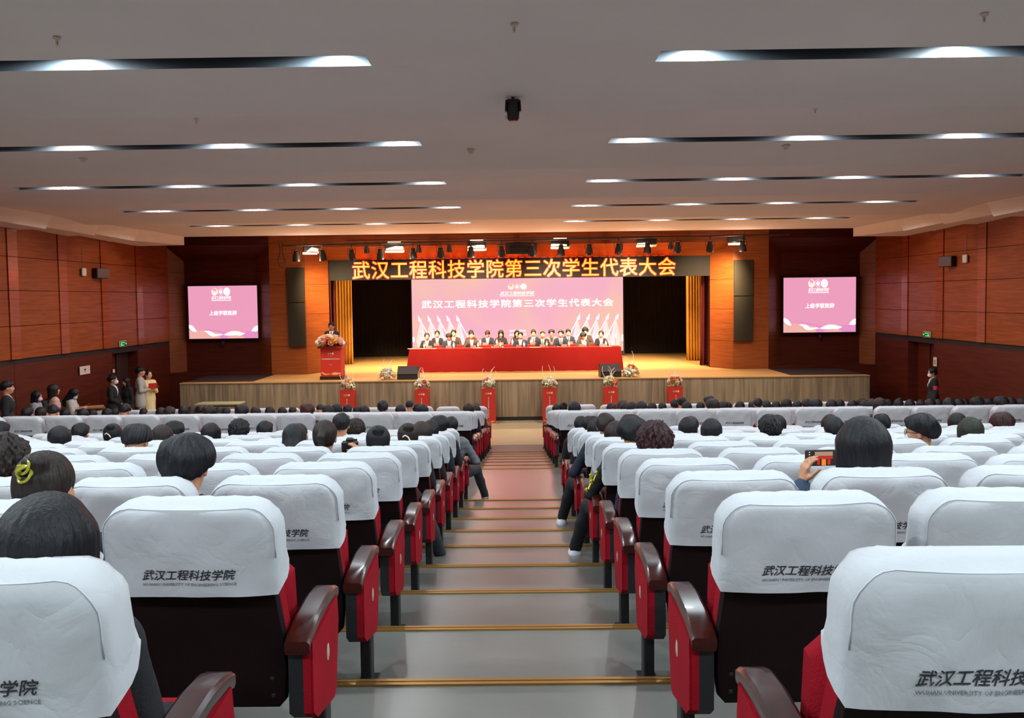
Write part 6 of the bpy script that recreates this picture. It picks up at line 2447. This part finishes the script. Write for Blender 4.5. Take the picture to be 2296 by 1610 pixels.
def claw_mesh():
    def f():
        b = MB()
        for q in range(4):
            M = Matrix.Rotation(q * .8, 3, 'X') @ Matrix.Rotation(q * .9 - .6, 3, 'Y')
            b.tube([V(0, -.035, (q - 1.5) * .010) + M @ V(.026 * math.cos(a * PI / 7), .014 * math.sin(a * PI / 7), .020 * math.sin(a * PI / 7)) for a in range(15)], .0052, 6)
        for s in ():
            b.tube([(s * .012, -.01, .035), (s * .030, -.03, .025), (s * .036, -.035, 0), (s * .028, -.03, -.03), (s * .010, -.015, -.038)], .006, 6)
            for z in (-.02, 0, .02):
                b.tube([(s * .034, -.034, z), (s * .010, -.052, z + .004)], .004, 5)
        b.tube([(-.02, -.04, .018), (.02, -.04, .018)], .006, 6)
        return b.mesh('hair_claw', CLIP_M['claw'], True)
    return cached('claw', f)


def build_audience():
    rs = random.Random(5)
    for (x, y, w, hair, hc, o) in AUD:
        key = o.get('row') or choose(x, y, w)
        taken.add(key)
        OCC[key] = True
        tier, n, side, k = key
        Y, fz = row_info(tier, n)
        fem = hair in ('long', 'bob', 'bun', 'pony')
        nod = .42 if (o.get('nod') or (not o and rs.random() < .18)) else .04
        P = proto(kind='sit', lean=-.10, female=fem, nod=nod, yaw=.95 if o.get('yaw') else 0.0, arms=o.get('arms', 'lap'))
        if o.get('splay'):
            P = proto(kind='sit', lean=-.10, female=fem, nod=nod, arms='lap', tilt=.001)
            P.knee[1] = V(.32, .42, .52); P.ank[1] = V(.44, .56, .085)
            P.elb[1] = P.sh[1] + V(.16, .02, -.27); P.wri[1] = V(.16, .25, .68)
            P.hand[1] = (P.wri[1], *P.hand[1][1:])
        ry = Y + .07 + (0 if hair != 'long' or tier == 2 else -.02)
        hy = ry + P.head.y
        p = at(x, y, hy)
        sx = seat_x(side, k)
        lim = .16 if tier == 2 else .30
        X = min(max(p.x, sx - lim), sx + lim)
        want = p.z - fz
        ht = head_top(P) + (.02 if hair in ('puffy', 'curly', 'side') else .005)
        s = min(max(want / ht, .92), 1.05)
        dz = min(max(want - ht * s, -.16 if o.get('deep') else -.10), .10)
        near = tier == 1 and n <= 6
        shoes = {'canvas': M_CANVAS, 'white': M_SNEAK}.get(o.get('shoes'))
        bl = 'left' if side < 0 else 'right'
        where = ('first seat %s of aisle' % bl if k == 0 else '%s seat %s of aisle' % (ORD[k], bl)) if tier == 1 else \
            ('first seat %s of aisle' % bl if k == 0 else '%s seat %s of aisle' % (ORD[k], bl))
        rowt = '%s row from camera' % ORD[n - 1] if tier == 1 else ('%s row from stage' % ORD[7 - n] if n < 7 else 'row nearest stage')
        desc = 'person, ' + SWORD[hair] % HWORD[hc]
        if o.get('clip') == 'claw':
            desc = 'person, brown hair in olive claw clip'
        if o.get('glasses') and o.get('yaw'):
            desc = 'person in glasses and mask facing left'
        top = o.get('top', rs.choice(('black', 'black', 'navy', 'charcoal', 'brown', 'maroon')))
        t = person('%s, %s, %s' % (desc, where, rowt), P, (X, ry, fz + dz), 0, hair, hc, top, o.get('style', 'hood'), o.get('legs', 'black'),
                   scale=s, group='seated audience', glasses=bool(o.get('glasses')), mask=M_MASKW if o.get('mask') else None,
                   shoes=shoes, mirror=(side > 0 and bool(o.get('splay'))), vox=.0075 if o.get('arms') else (.009 if near else .0125),
                   hvox=.0045 if near else (.0062 if tier == 1 else .0085), seed=rs.randrange(3), hs=o.get('hs', 1.0),
                   face=bool(o.get('yaw')), far=(tier == 2 or (k > 0 and n > 3)))
        Mh = Matrix.Translation(P.head) @ P.HM.to_4x4() @ Matrix.Diagonal((HS, HS, HS, 1))
        if o.get('clip') == 'claw':
            c = link('hair_claw', claw_mesh(), t)
            c.matrix_local = Mh @ Matrix.Translation((-.005, -.085, .085)) @ Matrix.Diagonal((.95, .95, .95, 1))
        elif o.get('clip') == 'pearl':
            c = link('hair_clip', cached('pearlclip', lambda: MB().tube([(-.03, -.125, .03), (-.01, -.135, .045), (.015, -.135, .03), (.03, -.125, .0)], .006, 6).mesh('hair_clip', CLIP_M['pearl'], True)), t)
            c.matrix_local = Mh
        if o.get('earbud'):
            c = link('earbud', cached('earbud', lambda: MB().tube([(-.085, .004, -.005), (-.088, .012, -.04)], .005, 6).mesh('earbud', M_WPL)), t)
            c.matrix_local = Mh
        if o.get('scarf'):
            def sc():
                f = Field([-.16, -.16, -.16], [.16, .16, .12], .009)
                for q in range(12):
                    a0, a1 = q * PI / 6, (q + 1) * PI / 6
                    f.cap((.075 * math.cos(a0), .07 * math.sin(a0) - .01, .02 * math.sin(q)), (.075 * math.cos(a1), .07 * math.sin(a1) - .01, .02 * math.sin(q + 1)), .040, k=.015)
                m = f.mesh('scarf', None)
                mm, nt, b = nt_mat('plaid_scarf')
                tc = nt.nodes.new('ShaderNodeTexCoord')
                ck = nt.nodes.new('ShaderNodeTexChecker')
                ck.inputs['Scale'].default_value = 38
                ck.inputs['Color1'].default_value = (.65, .63, .6, 1)
                ck.inputs['Color2'].default_value = (.03, .03, .035, 1)
                nt.links.new(tc.outputs['Object'], ck.inputs['Vector'])
                nt.links.new(ck.outputs['Color'], b.inputs['Base Color'])
                b.inputs['Roughness'].default_value = .9
                m.materials.append(mm)
                return m
            link('scarf', sc(), t, P.neck0 + V(0, 0, -.01))
        if o.get('yellow'):      # yellow cut-out letters on the sleeve
            e, w_ = P.elb[1], P.sh[1]
            M_Y = mat('yellow_print', 'd8c81c', .6)
            zz = MB()
            for q in range(5):
                c_ = e.lerp(w_, .12 + .13 * q)
                zz.box(c_ + V(.050, -.030, 0), (.012, .055, .020), 0, Matrix.Rotation(.7, 3, 'Z') @ Matrix.Rotation(.9 if q % 2 else -.9, 3, 'X'))
            zz.box(e.lerp(w_, .38) + V(.054, -.026, 0), (.010, .018, .15), 0, Matrix.Rotation(.7, 3, 'Z') @ Matrix.Rotation(.35, 3, 'X'))
            zz.build('sleeve_print', M_Y, t)['label'] = 'jagged yellow print'
        world_of = Matrix.Translation((X, ry, fz + dz)) @ Matrix.Diagonal((s, s, s, 1))
        if o.get('arms') == 'phone':
            q = world_of @ (P.wri[0] + V(.085, .035, .120))
            ph = thing('mobile_phone', 'mobile phone held up in landscape by the woman with long hair, showing the stage', 'phone', q, .05)
            MB().box((.02, 0, 0), (.155, .009, .076), 0, None, .004).build('case', mat('phone_case', (.02, .02, .022), .3), ph)
            MB().box((.02, -.0052, 0), (.148, .001, .069)).build('screen', emis('phone_dark', (.05, .035, .03), .35), ph)
            sc = MB().box((.03, -.0062, .020), (.085, .001, .020), 0).box((.03, -.0064, .002), (.085, .001, .012), 1).box((.03, -.0064, -.020), (.02, .001, .030), 2).box((.055, -.0064, -.018), (.014, .001, .026), 1).box((.005, -.0064, -.018), (.012, .001, .026), 1)
            sc.build('picture', [emis('phone_pale', hexc('c89a80'), .7), emis('phone_red', hexc('d83020'), .7), emis('phone_orange', hexc('f08a20'), .9)], ph)
            ic = MB()
            for i in range(6):
                ic.box((-.038, -.0063, -.028 + i * .0112), (.005, .001, .004))
            ic.build('icons', emis('phone_white', (1, 1, 1), .8), ph)['kind'] = 'stuff'
        if o.get('arms') == 'camera':
            q = world_of @ (P.wri[1] + V(-.075, .035, .085))
            ph = thing('photo_camera', 'black camera held beside the head of the woman with the ponytail', 'camera', q, .15)
            MB().box((0, 0, 0), (.13, .06, .09), 0, None, .012).box((0, 0, .055), (.06, .05, .03), 0, None, .01).build('body', M_CAN, ph)
            MB().lathe([(.001, .03), (.042, .03), (.042, .10), (.048, .10), (.048, .15), (.001, .15)], 18, M=Matrix.Rotation(-PI / 2, 4, 'X')).build('lens', M_CAN, ph, True)
            MB().lathe([(.001, .045), (.012, .045), (.012, .058), (.001, .058)], 12, c=(.045, 0, 0)).build('dial', M_PIPE2, ph, True)


build_audience()
build_seats()

# ---- the two rows of people on the stage
SIT = dict(kind='sit')
ROW1 = [(957, 745, 'bun', 'b', 'black', 'white', None, 1, dict(glasses=True, yaw=-.2), 'woman with glasses and tied hair, black suit, left end of the front row on stage'),
        (1007, 747, 'side', 'k', 'navy', 'white', None, 0, dict(nod=.55), 'man in a navy suit with his head bowed, front row on stage'),
        (1057.5, 744, 'crop', 'k', 'brownq', 'white', None, 0, dict(style='puffer'), 'man in a brown quilted jacket, front row on stage'),
        (1166.5, 744, 'short', 'k', 'navy', 'white', None, 0, {}, 'older man in a dark blue jacket with a red badge, middle of the front row'),
        (1216.5, 742, 'crop', 'k', 'black', 'white', 'black', 0, {}, 'man in a black suit, dark pullover and tie, front row on stage'),
        (1257.6, 740, 'short', 'k', 'navy', 'white', 'black', 0, dict(yaw=.35), 'young man in a navy suit and black tie looking left, front row'),
        (1307.6, 748, 'side', 'k', 'olive', 'white', None, 0, dict(nod=.6), 'man in an olive jacket bending over his papers, front row on stage'),
        (1348, 740, 'bun', 'b', 'black', 'white', None, 1, dict(yaw=.25), 'woman in a black suit at the right end of the front row on stage')]
ROW2 = [(980, 740, 'bun', 'k', 'black', 'white', None, 1, {}, 'young woman with bangs and top knot, left end of the back row on stage'),
        (1017, 739, 'short', 'k', 'brown', 'white', None, 0, {}, 'young man in a dark suit behind the bowed man, back row on stage'),
        (1056, 739, 'bun', 'k', 'maroon', None, None, 1, {}, 'woman with a hair bun mostly hidden behind the man in the quilted jacket'),
        (1093, 741, 'short', 'b', 'navy', 'white', None, 0, dict(nod=.6), 'young man in a dark suit writing with bowed head, back row on stage'),
        (1123, 740, 'long', 'b', 'black', None, None, 1, dict(nod=.35, style='puffer'), 'young woman with long hair in a black jacket, back row on stage'),
        (1159, 740, 'long', 'k', 'black', None, None, 1, {}, 'young woman with long black hair half hidden behind the older man in blue'),
        (1196, 738, 'bun', 'b', 'navy', 'white', 'navy', 1, dict(nod=.2), 'young woman with a raised bun in a navy suit, back row on stage'),
        (1236.5, 739, 'side', 'k', 'sgrey', 'charcoal', None, 0, dict(nod=.25, glasses=True), 'young man with glasses in a grey jacket, back row on stage'),
        (1274, 738, 'short', 'k', 'navy', 'white', 'navy', 0, dict(nod=.15), 'young man in a navy suit and blue tie, back row on stage'),
        (1312, 733, 'curly', 'k', 'brown', 'white', None, 0, dict(nod=.4), 'tall young man with bushy hair at the right end of the back row on stage')]
for rows, Yr, nm in ((ROW1, 28.03, 'front'), (ROW2, 29.60, 'back')):
    for i, (x, y, hair, hc, top, shirt, tie, fem, o, lab) in enumerate(rows):
        P = proto(kind='sit', lean=.10, female=bool(fem), nod=o.get('nod', .05), yaw=-o.get('yaw', 0.0), arms='table')
        p = at(x, y, Yr - .1)
        ht = head_top(P) + (.03 if hair in ('curly', 'bun') else .01)
        s = min(max((p.z - STZ) / ht, .86), 1.05)
        person(lab, P, (p.x, Yr, STZ), PI, hair, hc, top, o.get('style', 'suit'), 'black', shirt, tie, scale=s, group='people seated at the stage tables',
               face=True, glasses=bool(o.get('glasses')), vox=.0115, hvox=.008, seed=i, skin=M_SKIN2)
        stage_chair(x, Yr, i, nm)

# the speaker at the lectern
P = proto(kind='stand', female=False, nod=.22, arms='front', slim=.95)
p = at(743.5, 722, 25.78)
person('young man in glasses, navy suit and black tie speaking at the red lectern', P, (p.x, 25.78, STZ), PI, 'short', 'k', 'navy', 'suit', 'navy', 'white', 'black',
       scale=(p.z - STZ) / (head_top(P) + .01), face=True, glasses=True, vox=.009, hvox=.006)


def stander(px, ytop, Y, rz, label, P, **k):
    p = at(px, ytop, Y)
    fz = floor_z(Y)
    s = min(max((p.z - fz) / (head_top(P) + .01), .80), 1.08)
    t = person(label, P, (p.x, Y, fz), rz, scale=s, vox=.011, hvox=.007, **k)
    t['ps'] = s
    return t, p.x, fz, s


R = math.radians
stander(14, 854, 15.7, R(-65), 'young man in a dark suit standing at the left edge of the photo', proto(kind='stand', arms='down', slim=.95), hair='side', top='black', style='suit', shirt='white', face=True)
P = proto(kind='stand', arms='front', female=True, nod=.1)
stander(80, 876, 18.3, R(-80), 'woman with long dark hair, pink face mask and grey scarf by the left wall', P, hair='long', top='grey', style='hood', mask=M_MASKP, face=True)
P = proto(kind='stand', arms='down', female=True, nod=-.05)
t, X, fz, s = stander(119, 861, 18.9, R(-50), 'person in a peach and pink padded jacket with a backpack by the left wall', P, hair='bob', hc='b', top='pink', style='puffer', face=True)
bp_ = thing('backpack', 'small dark backpack worn by the person in the peach jacket', 'backpack', (X, 18.9, fz), R(-50))
bp_.scale = (s,) * 3
MB().box((0, -.20, 1.20), (.28, .14, .38), 0, None, .05).build('bag', CL['charcoal'], bp_)
for sx in (-1, 1):
    MB().tube([(sx * .10, -.15, 1.38), (sx * .11, -.02, 1.47), (sx * .12, .13, 1.36), (sx * .13, .13, 1.18), (sx * .13, -.12, 1.05)], .014, 6).build('strap', CL['black'], bp_)
P = proto(kind='stand', arms='read', female=True, nod=.6)
t, X, fz, s = stander(160, 871, 19.6, R(-78), 'woman in a grey jacket and blue mask looking down at her phone', P, hair='bob', top='lgrey', style='hood', mask=M_MASKB, face=True)
q = Matrix.Translation((X, 19.6, fz)) @ Matrix.Rotation(R(-78), 4, 'Z') @ Matrix.Diagonal((s, s, s, 1)) @ (P.wri[1] * .5 + P.wri[0] * .5 + V(0, .09, .09))
ph = thing('mobile_phone', 'phone in the hands of the woman in the grey jacket by the left wall', 'phone', q, R(-78))
MB().box((0, 0, 0), (.075, .15, .009), 0, Matrix.Rotation(.5, 3, 'X'), .003).build('case', mat('phone_case', (.02, .02, .022), .3), ph)
MB().box((0, -.002, .006), (.068, .14, .001), 0, Matrix.Rotation(.5, 3, 'X')).build('screen', M_WPL, ph)
P = proto(kind='stand', arms='clasp', nod=-.05)
stander(252, 840, 21.8, R(-85), 'young man in a dark suit and face mask waiting near the left door', P, hair='puffy', top='black', style='suit', shirt='white', mask=M_MASKW, face=True)
P = proto(kind='stand', arms='down', female=True, nod=.15)
stander(284, 846, 22.7, R(150), 'person in dark clothes standing in the shadow of the left door', P, hair='long', top='black', style='hood', length=.22)
P = proto(kind='stand', arms='front', nod=0.0, slim=.96)
t, X, fz, s = stander(313, 822, 23.1, R(-70), 'young man in a light grey stand-collar suit holding a microphone', P, hair='side', top='lgrey', style='suit', legs='lgrey', face=True, length=.20)
q = Matrix.Translation((X, 23.1, fz)) @ Matrix.Rotation(R(-70), 4, 'Z') @ Matrix.Diagonal((s, s, s, 1)) @ (P.wri[1] + V(-.03, .12, .02))
mc = thing('microphone', 'black microphone in the hand of the man in the grey suit', 'microphone', q, R(-70))
MB().tube([(0, -.10, -.03), (0, .06, .03)], .014, 8).build('handle', M_CAN, mc)
MB().lathe([(.001, -.03), (.024, -.02), (.026, 0), (.02, .02), (.001, .03)], 12, c=(0, .08, .04)).build('grille_ball', M_PIPE2, mc, True)
P = proto(kind='stand', arms='read', female=True, yaw=.3)
t, X, fz, s = stander(332, 829, 23.35, R(-140), 'woman in a long pale yellow dress standing beside the man in grey', P, hair='bun', hc='k', dress='cream', face=True, skin=M_SKIN2)
q = Matrix.Translation((X, 23.35, fz)) @ Matrix.Rotation(R(-140), 4, 'Z') @ Matrix.Diagonal((s, s, s, 1)) @ (P.wri[1] * .5 + P.wri[0] * .5 + V(0, .12, .10))
mc = thing('red_folder', 'red folder held by the woman in the yellow dress', 'folder', q, R(-140))
MB().box((-.055, 0, 0), (.115, .006, .16), 0, Matrix.Rotation(-.25, 3, 'X')).build('cover', M_CARD, mc)
MB().box((.058, .004, 0), (.115, .006, .16), 0, Matrix.Rotation(-.25, 3, 'X')).build('cover', M_CARD, mc)
P = proto(kind='stand', arms='down', female=True, nod=.12)
t, X, fz, s = stander(2093, 824, 21.6, R(80), 'woman usher in a black suit and white mask by the right door', P, hair='bun', top='black', style='suit', shirt='white', mask=M_MASKW, face=True)
M_ARM = mat('red_armband', 'b8202c', .6)
e0 = P.sh[0].lerp(P.elb[0], .62)
e1 = P.sh[0].lerp(P.elb[0], .86)
MB().tube([P.sh[0].lerp(P.elb[0], .45), P.sh[0].lerp(P.elb[0], .80)], .066, 14).build('armband', M_ARM, t)['label'] = 'red armband'
q = Matrix.Translation((X, 21.6, fz)) @ Matrix.Rotation(R(80), 4, 'Z') @ Matrix.Diagonal((s, s, s, 1)) @ (P.wri[0] + V(.0, .04, -.16))
pp = thing('paper_sheet', 'white folded paper in the hand of the usher at the right door', 'paper', q, R(80))
MB().box((0, 0, -.08), (.01, .15, .26), 0, Matrix.Rotation(.3, 3, 'X')).build('sheet', M_WPL, pp)
print('meshes', len(bpy.data.meshes), 'tris', sum(len(m.polygons) for m in bpy.data.meshes))

for o in bpy.data.objects:
    if len(str(o.get('label', '')).replace('-', ' ').split()) > 16:
        print('LONG', o.name, o['label'])
